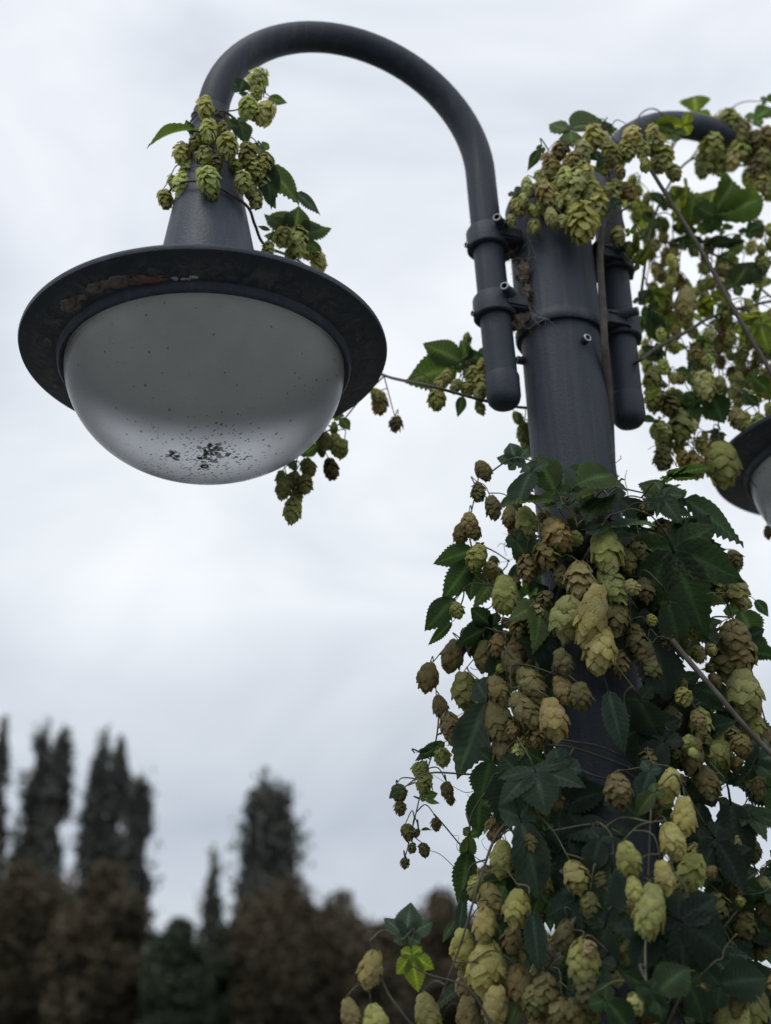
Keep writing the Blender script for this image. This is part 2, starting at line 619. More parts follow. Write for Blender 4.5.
def round_tree(px, top_y, wpx, Y, kind, label, group, n=7000):
    top = at(px, top_y - 6, Y)
    h = top.z
    rad = wpx / FPX * depth(top) / 2
    root = empty('broadleaf_tree', (top.x, Y, 0))
    tag(root, label, 'tree', group)
    tr, cr = MB(), MB()
    tr.tube([(0, 0, -.2), (.1, 0, h * .25), (0, .1, h * .5), (0, 0, h * .8)], [.32, .24, .16, .03], 8)
    cz = h * .55
    cl = []
    for i in range(42):
        d = Vector((rnd.gauss(0, 1), rnd.gauss(0, 1), rnd.gauss(0, 1))).normalized()
        f_ = rnd.uniform(.4, .80)
        c = Vector((d.x * rad * f_, d.y * rad * f_, cz + d.z * (h - cz) * f_ * .92))
        if c.z < .5:
            c.z = .5 + rnd.random()
        cl.append((c, rnd.uniform(.30, .52) * rad))
        if i < 18:
            s_ = Vector((0, 0, h * rnd.uniform(.2, .55)))
            tr.tube([s_, s_.lerp(c, .5) + Vector((0, 0, .2)), c], [.1, .06, .02], 5)
    cl.append((Vector((0, 0, h - rad * .34)), rad * .34))
    cl.append((Vector((0, 0, cz)), rad * .6))
    cl.append((Vector((rad * .3, 0, cz * .5)), rad * .6))
    cl.append((Vector((-rad * .3, 0, cz * .5)), rad * .6))
    for i in range(n):
        c, r_ = rnd.choice(cl)
        d = Vector((rnd.gauss(0, 1), rnd.gauss(0, 1), rnd.gauss(0, 1))).normalized()
        p_ = c + d * r_ * rnd.random() ** .4 * (1 + .25 * noise.noise(d * 3 + c))
        if p_.z < .2 or p_.z > h * 1.01:
            continue
        leaf_quad(cr, p_, rnd.uniform(.08, .17), .5 + .4 * noise.noise(p_ * .4) + rnd.uniform(-.06, .06))
    tr.build('trunk', BARK, root)
    cr.build('crown', TL[kind], root, smooth=False, colors=True, fix=False)


PG = 'tall poplars on the skyline'
for px, ty, wp, Y, lb in [
        (4, 724, 24, 62, 'tall poplar cut by the left edge of the view, outermost of the row'),
        (44, 720, 26, 63, 'tall poplar in the row, the one before the close pair splits, thin crown'),
        (66, 724, 24, 61, 'tall poplar standing close against its twin, second trunk from the open gap'),
        (104, 733, 26, 62, 'poplar of the row just beyond the sky gap, broad bushy top'),
        (122, 743, 22, 64, 'slim poplar squeezed between two others near the inner end of the row'),
        (143, 764, 26, 60, 'lowest poplar at the inner end of the row, beside open sky')]:
    poplar(px, ty, wp, Y, lb, PG)
poplar(271, 772, 56, 55, 'broad solitary poplar rising alone behind the brown round tree', PG, 16000)
poplar(213, 855, 20, 70, 'small thin poplar standing by itself far off in the gap', PG, 4000)
BG = 'dark round trees under the skyline'
for px, ty, wp, Y, kd, lb in [
        (20, 862, 170, 42, 'brown', 'large brown autumn tree filling the lower left below the poplar row'),
        (108, 866, 120, 40, 'brown', 'brown round tree under the inner end of the poplar row'),
        (180, 922, 80, 38, 'green', 'low dark green tree in the gap beside the big brown tree'),
        (225, 930, 70, 44, 'green', 'low dark green tree under the small thin poplar'),
        (290, 880, 130, 41, 'brown', 'rounded brown tree in front of the solitary poplar'),
        (338, 893, 100, 46, 'brown', 'brown tree crowding the shoulder of the rounded one'),
        (385, 925, 80, 39, 'brown', 'lower brown tree left of the hop covered post'),
        (440, 893, 90, 43, 'brown', 'rust brown tree seen past the hop leaves beside the post'),
        (520, 930, 110, 42, 'brown', 'brown tree mostly hidden behind the hop covered post'),
        (620, 960, 120, 42, 'green', 'low green tree hidden behind the hops right of the post'),
        (740, 970, 140, 40, 'green', 'low green tree behind the hops at the right edge')]:
    round_tree(px, ty, wp, Y, kd, lb, BG, 22000 if wp > 100 else 13000)

# ------------------------------------------------------------------ street lamp
PX, PY = 0.2565, 1.3968
PHI = R(199.5)
V = Vector((math.cos(PHI), math.sin(PHI), 0))        # from the post towards the near lamp
Nn = Vector((-V.y, V.x, 0))                          # across the arms (away from the viewer if negative)
if Nn.y > 0:
    Nn = -Nn                                         # Nn points to the viewer
REACH, TS = 0.511, 0.100
Z0 = EYE.z
HR = Z0 + 0.7725
lamp = empty('street_lamp', (PX, PY, 0))
tag(lamp, 'dark grey two armed street lamp with hooked arms and hat shaped heads, overgrown by hops', 'street lamp')

p = MB()
p.lathe([(.0, Z0 + .90), (.056, Z0 + .90), (.056, 1.2), (.057, .5), (.057, .02), (.0, .02)], 64)
p.build('pole', PAINT, lamp, sharp=35)
p = MB()
p.lathe([(0, .0), (.13, .0), (.13, .012), (.125, .016), (.075, .02), (.066, .05), (.0575, .06)], 48)
p.build('base_plate', PAINT, lamp, sharp=35)
p = MB()
p.lathe([(.0565, Z0 + .893), (.062, Z0 + .893), (.0635, Z0 + .896), (.0635, Z0 + .905), (.0612, Z0 + .909), (.0602, Z0 + .915),
         (.0602, Z0 + 1.112), (.0565, Z0 + 1.112)], 64)
p.build('sleeve', PAINT, lamp, sharp=35)
p = MB()
p.lathe([(.0, Z0 + 1.108), (.0618, Z0 + 1.108), (.0632, Z0 + 1.112), (.0632, Z0 + 1.122), (.060, Z0 + 1.131), (.045, Z0 + 1.139), (.02, Z0 + 1.143), (0, Z0 + 1.1435)], 64)
p.build('cap', PAINT, lamp, sharp=40)


def frame(loc, xax, zax):
    z = zax.normalized()
    x = (xax - z * xax.dot(z)).normalized()
    y = z.cross(x)
    M_ = Matrix((x, y, z)).transposed().to_4x4()
    M_.translation = loc
    return M_


def bolt(parent, loc, d, r=.0046, ln=.016):
    M_ = frame(loc, Vector((0, 0, 1)) if abs(d.z) < .9 else Vector((1, 0, 0)), d)
    b = MB()
    b.lathe([(0, -ln), (r, -ln), (r, ln * .9), (r * .88, ln), (r * .62, ln), (r * .6, ln * .55), (0, ln * .55)], 20, M_)
    o = b.build('bolt', PAINT, parent, sharp=35, fix=False)
    o.data.materials.append(STEEL)
    o.data.materials.append(SOCK)
    for i, f in enumerate(o.data.polygons):
        f.material_index = (0, 0, 1, 1, 2, 2)[i // 20]
    return o


# bolt on the post just below the sleeve
d = ray(584, 341)
A_ = d.x ** 2 + d.y ** 2
B_ = -2 * (d.x * PX + d.y * PY)
C_ = PX ** 2 + PY ** 2 - .056 ** 2
tt = (-B_ - math.sqrt(B_ * B_ - 4 * A_ * C_)) / 2 / A_
hp = EYE + d * tt
nrm = Vector((hp.x - PX, hp.y - PY, 0)).normalized()
bolt(lamp, hp - Vector((PX, PY, 0)) + nrm * .004, nrm, .0058, .006)
bolt(lamp, Vector((0, 0, hp.z)) + V * .058 - Nn * .015, V, .0058, .007)
bolt(lamp, Vector((0, 0, hp.z - .0)) - V * .05 - Nn * .03, (-V * .8 - Nn * .6).normalized(), .0058, .007)

TILT = 1.3
X, Y_, Z = Vector((1, 0, 0)), Vector((0, 1, 0)), Vector((0, 0, 1))
for sgn in (1, -1):
    v = V * sgn
    arm = MB()
    pts = []
    zc = Z0 + 1.163
    TA = .106
    r_ = (REACH - TA) / 2

    def ts(z):
        return .0965 + (TA - .0965) * max(0, min(1, (z - Z0 - .78) / (zc - Z0 - .78)))
    for i in range(6):
        zz = Z0 + .80 + (zc - Z0 - .80) * i / 6
        pts.append(v * ts(zz) + Vector((0, 0, zz)))
    for i in range(41):
        a = PI * i / 40
        pts.append(v * (TA + r_ - r_ * math.cos(a)) + Vector((0, 0, zc + r_ * 1.022 * math.sin(a))))
    pts.append(v * REACH + Vector((0, 0, zc - .03)))
    arm.tube(pts, .0222, 32)
    ao = arm.build('lamp_arm', PAINT, lamp, sharp=50)
    c = MB()
    M_ = Matrix.Translation(v * .0966)
    zb = Z0 + .768
    c.lathe([(0, zb), (.010, zb + .0006), (.017, zb + .003), (.0215, zb + .0085), (.0237, zb + .016), (.0237, zb + .047), (.0228, zb + .0495), (.0222, zb + .0495)], 40, M_)
    c.build('end_cap', PAINT, ao, sharp=45)
    for k, z in enumerate((Z0 + 1.045, Z0 + .928)):
        cl = MB()
        TS = ts(z)
        M_ = Matrix.Translation(v * TS + Vector((0, 0, z)))
        cl.lathe([(.0225, -.018), (.0288, -.018), (.0305, -.016), (.0305, .013), (.0285, .0165), (.0225, .0165)], 40, M_)
        MB_ = frame(Vector((0, 0, z)), v, Vector((0, 0, 1)))
        cl.box((.054, -.013, -.013), (TS - .018, .013, .011), MB_, .002)
        # two ears of the clamp meeting the saddle on the post
        sg = 1 if MB_.to_3x3() @ Vector((0, 1, 0)) @ Nn > 0 else -1
        cl.box((.060, sg * .010, -.011), (TS - .004, sg * .031, .009), MB_, .003)
        cl.box((.060, -sg * .030, -.011), (TS - .006, -sg * .010, .009), MB_, .003)
        bd = (v * .62 + Nn * .70 - Vector((0, 0, .08))).normalized() if sgn == 1 else (v * .62 + Nn * .5).normalized()
        bp_ = v * (TS - .006) + Nn * .0335 + Vector((0, 0, z + .008))
        cl.tube([bp_ - bd * .040, bp_ - bd * .038, bp_ - bd * .001, bp_ + bd * .001], [.0074, .0086, .0086, .0080], 20)
        co_ = cl.build('clamp', PAINT, lamp, sharp=40)
        bd = (v * .62 + Nn * .70 - Vector((0, 0, .08))).normalized() if sgn == 1 else (v * .62 + Nn * .5).normalized()
        bolt(co_, v * (TS - .006) + Nn * .0335 + Vector((0, 0, z + .008)), bd, .0064, .017)
        bolt(co_, v * (TS + .028) + Nn * -.004 + Vector((0, 0, z - .012)), (v + Nn * .2).normalized(), .0045, .006)
    # lamp head
    hub = v * REACH
    hd = empty('lamp_head', hub - v * .0075 + Vector((0, 0, HR)))
    hd.parent = lamp
    hd.rotation_mode = 'QUATERNION'
    hd.rotation_quaternion = Quaternion(Z.cross(v).normalized(), R(TILT))
    hp_ = MB()
    prof = [(.0222, .40), (.0245, .40), (.0262, .385)]
    for i in range(9):
        z = .36 - i * .035
        prof.append((.056 + (.184 - z) * .165, z))
    prof += [(.084, .058), (.094, .045), (.112, .036), (.15, .026), (.19, .0165), (.2215, .0085), (.2255, .006), (.2262, .003), (.2252, -.0002),
             (.222, -.0012), (.205, -.005), (.190, -.0085), (.181, -.0105), (.1795, -.013), (.1795, -.0195), (.1775, -.0215), (.1745, -.0215), (.1735, -.012),
             (.165, .004), (.12, .02), (.05, .03)]
    hp_.lathe(prof, 120)
    hp_.build('hat', HATP, hd, sharp=40)
    gb = MB()
    prof = []
    rb, hb, z0 = .1715, .131, -.0175
    for i in range(33):
        a = PI / 2 * i / 32
        prof.append((rb * math.cos(a) ** .92, z0 - hb * math.sin(a) ** 1.02))
    inner = []
    for i in range(32, -1, -1):
        a = PI / 2 * i / 32
        inner.append(((rb - .003) * math.cos(a) ** .92, z0 + .001 - (hb - .003) * math.sin(a) ** 1.02))
    gb.lathe(prof + inner, 128)
    go = gb.build('globe', GLOBE, hd)
    go.data.materials.append(GLIN)
    for i, f in enumerate(go.data.polygons):
        f.material_index = 1 if i // 128 > 32 else 0
    rfm = MB()
    rfm.lathe([(.0, .02), (.06, .018), (.10, .008), (.14, .000), (.163, -.008)], 64)
    rfm.build('reflector', GREY, hd)
    ds = MB()
    camL = (EYE - (Vector((PX, PY, HR)) + hub))
    az0 = math.atan2(camL.y, camL.x)

    def on_bowl(a, q, off=.0006):
        rr_ = rb * math.cos(a) ** .92
        zz = z0 - hb * math.sin(a) ** 1.02
        pp = Vector((rr_ * math.cos(q), rr_ * math.sin(q), zz))
        nn_ = Vector((math.cos(q) * math.cos(a) / rb, math.sin(q) * math.cos(a) / rb, -math.sin(a) / hb)).normalized()
        return pp + nn_ * off, nn_

    def speck(a, q, s):
        c, n_ = on_bowl(a, q)
        ax = n_.orthogonal().normalized()
        ay = n_.cross(ax)
        k = rnd.uniform(.6, 1.4)
        ds.disc(c, s * k, s / k, ax, ay, 9, .35)

    for i in range(520):
        a = PI / 2 * min(.99, abs(rnd.gauss(.86, .13)))
        q = rnd.uniform(0, 2 * PI)
        speck(a, q, .0006 + .0011 * rnd.random() ** 2)
    for i in range(420):
        a = PI / 2 * rnd.uniform(.05, .8)
        q = rnd.uniform(0, 2 * PI)
        speck(a, q, .0004 + .0011 * rnd.random() ** 4)
    for (ac, qc, n_, spr, s0) in [(.89, .1, 46, .075, .0042), (.86, -1.05, 18, .026, .0038), (.93, -.35, 8, .02, .003), (.86, .85, 10, .03, .0026), (.82, .35, 10, .03, .0016), (.84, 1.25, 9, .035, .002), (.80, -.35, 12, .05, .0014)]:
        for i in range(n_):
            a = PI / 2 * min(.995, ac + rnd.gauss(0, spr * .5))
            speck(a, az0 + qc + rnd.gauss(0, spr * 4), s0 * rnd.uniform(.25, 1))
    tag(ds.build('dirt_specks', DIRT, hd, smooth=False, fix=False), kind='stuff')

# ------------------------------------------------------------------ spiders' leavings
HEAD = Vector((PX, PY, HR)) + V * (REACH - .0075)


def blob(mb, c, rx, ry, rz, ax, ay, az, amp=.25, sc_=60, n=14):
    vs, fs = [], []
    m_ = n // 2
    for i in range(m_ + 1):
        th = PI * i / m_
        for j in range(n):
            q = 2 * PI * j / n
            d_ = Vector((math.sin(th) * math.cos(q), math.sin(th) * math.sin(q), math.cos(th)))
            s_ = 1 + amp * noise.noise(d_ * 2.1 + c * sc_)
            vs.append(c + ax * (d_.x * rx * s_) + ay * (d_.y * ry * s_) + az * (d_.z * rz * s_))
    for i in range(m_):
        for j in range(n):
            j2 = (j + 1) % n
            fs.append((i * n + j, i * n + j2, (i + 1) * n + j2, (i + 1) * n + j))
    mb.add(vs, fs)


def under_rim(px, py):
    """where the flange underside is met in that direction"""
    d = ray(px, py)
    n_ = Quaternion(Z.cross(V).normalized(), R(TILT)) @ Z
    p0 = HEAD - n_ * .0065
    return EYE + d * ((p0 - EYE).dot(n_) / d.dot(n_))


X, Y_, Z = Vector((1, 0, 0)), Vector((0, 1, 0)), Vector((0, 0, 1))
for px, py, s in [(74, 305, .0125), (97, 288, .0115), (120, 282, .011), (61, 323, .0095), (53, 341, .0095), (52, 356, .007), (57, 372, .008), (84, 297, .007), (108, 284, .008), (66, 314, .007), (49, 349, .006), (57, 364, .008), (55, 332, .006), (352, 345, .007), (356, 362, .0055), (58, 386, .0065), (132, 283, .006)]:
    c = under_rim(px, py)
    rad_ = (c - HEAD)
    rad_.z = 0
    rad_.normalize()
    tg = Vector((-rad_.y, rad_.x, 0))
    b = MB()
    ka, kb = rnd.uniform(.9, 1.6), rnd.uniform(.7, 1.1)
    blob(b, Vector((0, 0, 0)), s * ka, s * kb, s * .30, tg, rad_, Z, .4, 3, 22)
    for i in range(22):
        e_ = tg * rnd.uniform(-2.2, 2.2) * s + rad_ * rnd.uniform(-1.4, 1.4) * s + Z * .0015
        b.tube([tg * rnd.uniform(-.6, .6) * s - Z * .35 * s, e_ * .6 - Z * .12 * s, e_], .00028, 4)
    o = b.build('spider_cocoon', SILK)
    o.location = c
    tag(o, 'dusty spider cocoon stuck under the rim of the near lamp hat', 'cocoon', 'cocoons under the lamp rim')
b = MB()
c = under_rim(150, 279)
blob(b, Vector((0, 0, 0)), .021, .0085, .0022, X, Y_, Z, .8, 3, 26)
o = b.build('web_patch', RUST)
o.location = c - Z * .0025
tag(o, 'flat rust brown patch of old web under the near lamp rim', 'web')
b = MB()
c = under_rim(184, 276)
for i in range(6):
    blob(b, Vector((rnd.uniform(-.013, .013), rnd.uniform(-.002, .002), 0)), .004, .0022, .0015, X, Y_, Z, .5, 90, 8)
o = b.build('bird_dropping', simple_mat('bird lime', (.40, .41, .43), .8))
o.location = c - Z * .003
tag(o, 'pale dried smear under the near lamp rim beside the rust brown patch', 'smear')

# cocoons and web between the near arm clamps and the sleeve
QY = PY - .062


def pole_front(px, py, r=.0615):
    d = ray(px, py)
    A_ = d.x ** 2 + d.y ** 2
    B_ = -2 * (d.x * PX + d.y * PY)
    C_ = PX ** 2 + PY ** 2 - r ** 2
    D_ = B_ * B_ - 4 * A_ * C_
    if D_ < 0:
        return EYE + d * (PY / d.y)
    return EYE + d * ((-B_ - math.sqrt(D_)) / 2 / A_)


for px, py, sx, sz, lb in [(524, 272, .0085, .0125, 'plump brown spider cocoon on the sleeve between the two near clamps'),
                           (510, 252, .0125, .0085, 'long dark cocoon slung from the upper near clamp to the sleeve'),
                           (527, 292, .005, .009, 'small pale cocoon on the sleeve beside the lower near clamp'),
                           (521, 322, .012, .011, 'wide grey brown silk pouch under the lower near clamp')]:
    c = pole_front(px, py, .068)
    b = MB()
    sx, sz = sx * 1.3, sz * 1.3
    blob(b, Vector((0, 0, 0)), sx * .95, sx * .6, sz * .95, X, Y_, Z, .9, 3, 26)
    for i in range(90):
        dd = Vector((rnd.gauss(0, 1), rnd.gauss(0, 1), rnd.gauss(0, 1))).normalized()
        s_ = Vector((dd.x * sx, dd.y * sx * .7, dd.z * sz))
        e_ = s_ * rnd.uniform(1.05, 1.5) + Vector((rnd.gauss(0, .3) * sx, rnd.gauss(0, .2) * sx, rnd.gauss(0, .4) * sz))
        b.tube([s_ * .9, s_.lerp(e_, .5) * 1.06, e_], .00022, 4)
    o = b.build('spider_cocoon', SILKB)
    o.location = c
    tag(o, lb, 'cocoon', 'cocoons on the post')
wb = MB()
wa = [pole_front(px, py, .066) for px, py in [(500, 236), (508, 250), (520, 258), (536, 256), (530, 240), (527, 270), (524, 285), (528, 300), (530, 312), (514, 300), (505, 304), (520, 332), (536, 322), (545, 318), (515, 315)]]
for i in range(190):
    a_, b_ = rnd.sample(wa, 2)
    if (a_ - b_).length > .05:
        continue
    wb.tube([a_, a_.lerp(b_, .5) + Vector((0, -.001, -.0035)), b_], .00022, 4)
for i in range(40):
    a_ = rnd.choice(wa)
    e_ = a_ + Vector((rnd.uniform(-.012, .016), -.002, rnd.uniform(-.014, .010)))
    wb.tube([a_, e_], .0002, 4)
o = wb.build('cobweb', WEBM)
tag(o, 'dusty cobweb threads strung between the near clamps and the sleeve', 'cobweb')


# ------------------------------------------------------------------ hop cone and leaf meshes
def cone_mesh(k, loose, nb=34):
    """unit length, hanging down -Z from its stalk at the origin"""
    r = random.Random(100 + k)
    mb = MB()
    asp = r.uniform(.31, .37)
    # core
    core = []
    for i in range(9):
        u = i / 8
        core.append((max(.004, asp * .62 * math.sin(PI * min(1, .10 + u * .88)) ** .75), -.03 - .88 * u))
    mb.lathe([(0, -.02)] + core + [(0, -.92)], 10)
    mb.c = [(.55, .55, .45, 1)] * len(mb.v)
    gold = PI * (3 - math.sqrt(5))
    for b in range(nb):
        u = (b + .5) / nb
        q = b * gold + r.uniform(-.25, .25)
        zb = -.01 - .74 * u ** .95
        prof = math.sin(PI * min(1, .16 + u * .70)) ** .7
        rb_ = asp * .55 * prof
        ln = (.345 - .05 * loose + .05 * math.sin(PI * u)) * r.uniform(.85, 1.15)
        wd = (.175 - .03 * loose + .07 * prof) * r.uniform(.85, 1.15)
        flare = (r.uniform(-.10, .05) + loose * r.uniform(-.05, .60)) * (1 - .5 * u)
        rad_ = Vector((math.cos(q), math.sin(q), 0))
        tg = Vector((-math.sin(q), math.cos(q), 0))
        curl = r.uniform(-.3, .1) - loose * r.uniform(-.3, .7)
        twist = r.uniform(-.3, .3) * (1 + 3 * loose)
        vs, cs = [], []
        nu, nv = 6, 5
        br = r.uniform(.82, 1.12)
        dry = max(0, r.gauss(.14, .32)) * (1 - .5 * loose)
        rim_ = r.uniform(.75, .95)
        for i in range(nu):
            s_ = i / (nu - 1)
            wl = wd * (math.sin(PI * (.12 + .80 * s_)) ** .7) * (1 if s_ < .99 else .62)
            out_ = rb_ + asp * .60 * prof * math.sin(PI * .5 * min(1, s_ * 1.5)) * (1 - .30 * u) + .03 * s_ + flare * ln * (s_ ** 1.5 * (1 - .6 * loose) + s_ ** .6 * .55 * loose)
            # below the widest point of the cone bracts close in towards the tip
            clos = max(0, u - .45) * 1.0 * s_ * asp
            out_ = max(.012, out_ - clos + curl * .10 * max(0, s_ - .6))
            z_ = zb - ln * s_ * (1 - .22 * max(0, flare)) + .02 * s_
            for j in range(nv):
                x_ = (j / (nv - 1) * 2 - 1)
                cup = -.50 * wl * x_ * x_ * (1 - .5 * loose)
                ridge = .014 * (1 - abs(x_)) if s_ > .1 else 0
                ripple = (.012 * math.sin(7 * s_ + 5 * x_ + b) + loose * .016 * math.sin(11 * s_ + 9 * x_ * (1 + .3 * math.sin(b)) + 2.3 * b)) * (.4 + s_)
                p_ = rad_ * (out_ + cup + ridge + ripple) + tg * (wl * x_ * .95 + twist * s_ * .06) + Z * (z_ + .03 * x_ * x_)
                vs.append(p_)
                tip = max(0, s_ - .55) / .45
                edge = abs(x_) ** 3
                k_ = min(1, dry * (tip * .9 + edge * .5 + .25))
                g_ = br * (.80 + .22 * s_) * (1 - .06 * (1 - abs(x_)))  # bract bases darkened: shade of the gaps between scales put into the tint
                cs.append((g_ * (1 - .15 * k_), g_ * (1 - .30 * k_), g_ * (1 - .42 * k_) * rim_, 1))
        fs = []
        for i in range(nu - 1):
            for j in range(nv - 1):
                fs.append((i * nv + j, i * nv + j + 1, (i + 1) * nv + j + 1, (i + 1) * nv + j))
        mb.add(vs, fs, lambda ii, cs=cs: cs[ii])
    me = mb.mesh('hop_cone', True, True)
    me.materials.append(CONEM)
    return me


TIGHT = [cone_mesh(i, 0.0, 28 + 2 * (i % 4)) for i in range(8)]
LOOSE = [cone_mesh(20 + i, .35 + .1 * (i % 3), 33) for i in range(7)]
SHAG = [cone_mesh(40 + i, 1.0, 30 + 3 * (i % 3)) for i in range(7)]


def lobe(mb, ln, wd, ang, r, teeth=9, z_off=0, droop=.25, fold=.25, corr=.05, base_in=.0, side=1.0):
    """one serrate lobe: pinnate grid, rows follow the side veins"""
    rows = teeth * 2 + 1
    nc = 11
    ca, sa = math.cos(ang), math.sin(ang)
    vs, cs = [], []
    for i in range(rows):
        u = i / (rows - 1)
        y0 = ln * (u * .86)
        ww = wd * (math.sin(PI * (.10 + .90 * u) ** .80)) ** .9 if u < 1 else .0
        ww = max(ww, .0)
        tooth = 1.0 if i % 2 == 0 else .875
        for j in range(nc):
            x = j / (nc - 1) * 2 - 1
            ax_ = abs(x)
            ext = ww * (tooth if ax_ > .99 else 1 - (1 - tooth) * ax_ ** 6)
            px = x * ext * side
            py = y0 + ax_ * ext * .55 * (1 - .3 * u) + (ln * .14 * u ** 4)
            crest = (1 if i % 2 == 0 else -1) * corr * ln * min(1, ax_ * 2.2) * (1 - .55 * ax_)
            pz = z_off + fold * abs(px) - crest - droop * (py / 1.0) ** 2 * ln
            pz += .03 * ln * math.sin(px * 9 + ang * 3) * py + .025 * math.sin(py * 7 + r * 9) * ax_
            vs.append(Vector((px * ca + py * sa, -px * sa + py * ca, pz)))
            vein = 1.0
            if ax_ < .01:
                vein = 2.2
            elif i % 2 == 0:
                vein = 1.5 - .3 * ax_
            edge = .18 * max(0, ax_ - .6)
            cs.append((vein * (1 + edge * 1.5), vein * (1 + edge), vein * .95, 1))
    fs = []
    for i in range(rows - 1):
        for j in range(nc - 1):
            fs.append((i * nc + j, i * nc + j + 1, (i + 1) * nc + j + 1, (i + 1) * nc + j))
    mb.add(vs, fs, lambda ii: cs[ii])


def leaf_mesh(k, kind):
    r = random.Random(500 + k)
    mb = MB()
    dr = r.uniform(.1, .55)
    fo = r.uniform(.05, .35)
    if kind == 'ovate':
        lobe(mb, 1.0, r.uniform(.40, .48), 0, r.random(), 10, 0, dr, fo)
        lobe(mb, .42, .22, R(118), r.random(), 4, -.012, dr, .1, .02)
        lobe(mb, .42, .22, R(-118), r.random(), 4, -.012, dr, .1, .02)
    elif kind == 'narrow':
        lobe(mb, 1.0, r.uniform(.24, .30), 0, r.random(), 11, 0, dr, fo)
    elif kind == 'tri':
        lobe(mb, 1.0, r.uniform(.30, .36), 0, r.random(), 10, 0, dr, fo * .7)
        for s_ in (1, -1):
            lobe(mb, r.uniform(.68, .8), .25, s_ * R(r.uniform(50, 60)), r.random(), 7, -.015, dr, .12, .03)
            lobe(mb, .36, .19, s_ * R(120), r.random(), 4, -.025, dr, .1, .02)
    else:
        lobe(mb, 1.0, r.uniform(.25, .30), 0, r.random(), 11, 0, dr, fo * .6)
        for s_ in (1, -1):
            lobe(mb, r.uniform(.78, .86), .23, s_ * R(r.uniform(44, 50)), r.random(), 9, -.012, dr, .12, .03)
            lobe(mb, r.uniform(.5, .58), .19, s_ * R(r.uniform(96, 106)), r.random(), 6, -.022, dr, .1, .02)
    # slender petiole
    mb.tube([Vector((0, .06, .004)), Vector((0, -.12, -.01)), Vector((.03, -.26, .05))], [.016, .013, .011], 6)
    me = mb.mesh('leaf', True, True)
    me.materials.append(LEAFM)
    return me


LEAF = {'o': [leaf_mesh(i, 'ovate') for i in range(4)], 'n': [leaf_mesh(10 + i, 'narrow') for i in range(4)],
        't': [leaf_mesh(20 + i, 'tri') for i in range(4)], 'p': [leaf_mesh(30 + i, 'palmate') for i in range(3)]}
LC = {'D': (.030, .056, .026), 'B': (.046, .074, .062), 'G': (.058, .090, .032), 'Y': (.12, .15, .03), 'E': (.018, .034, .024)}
CC = {'P': (.62, .60, .28), 'O': (.49, .52, .24), 'T': (.48, .41, .22), 'R': (.32, .275, .15), 'K': (.25, .235, .13), 'Q': (.60, .63, .31), 'L': (.76, .79, .44)}


def jit(c, a=.14):
    k = rnd.uniform(1 - a, 1 + a)
    return (c[0] * k * rnd.uniform(.94, 1.06), c[1] * k * rnd.uniform(.94, 1.06), c[2] * k * rnd.uniform(.9, 1.1), 1)


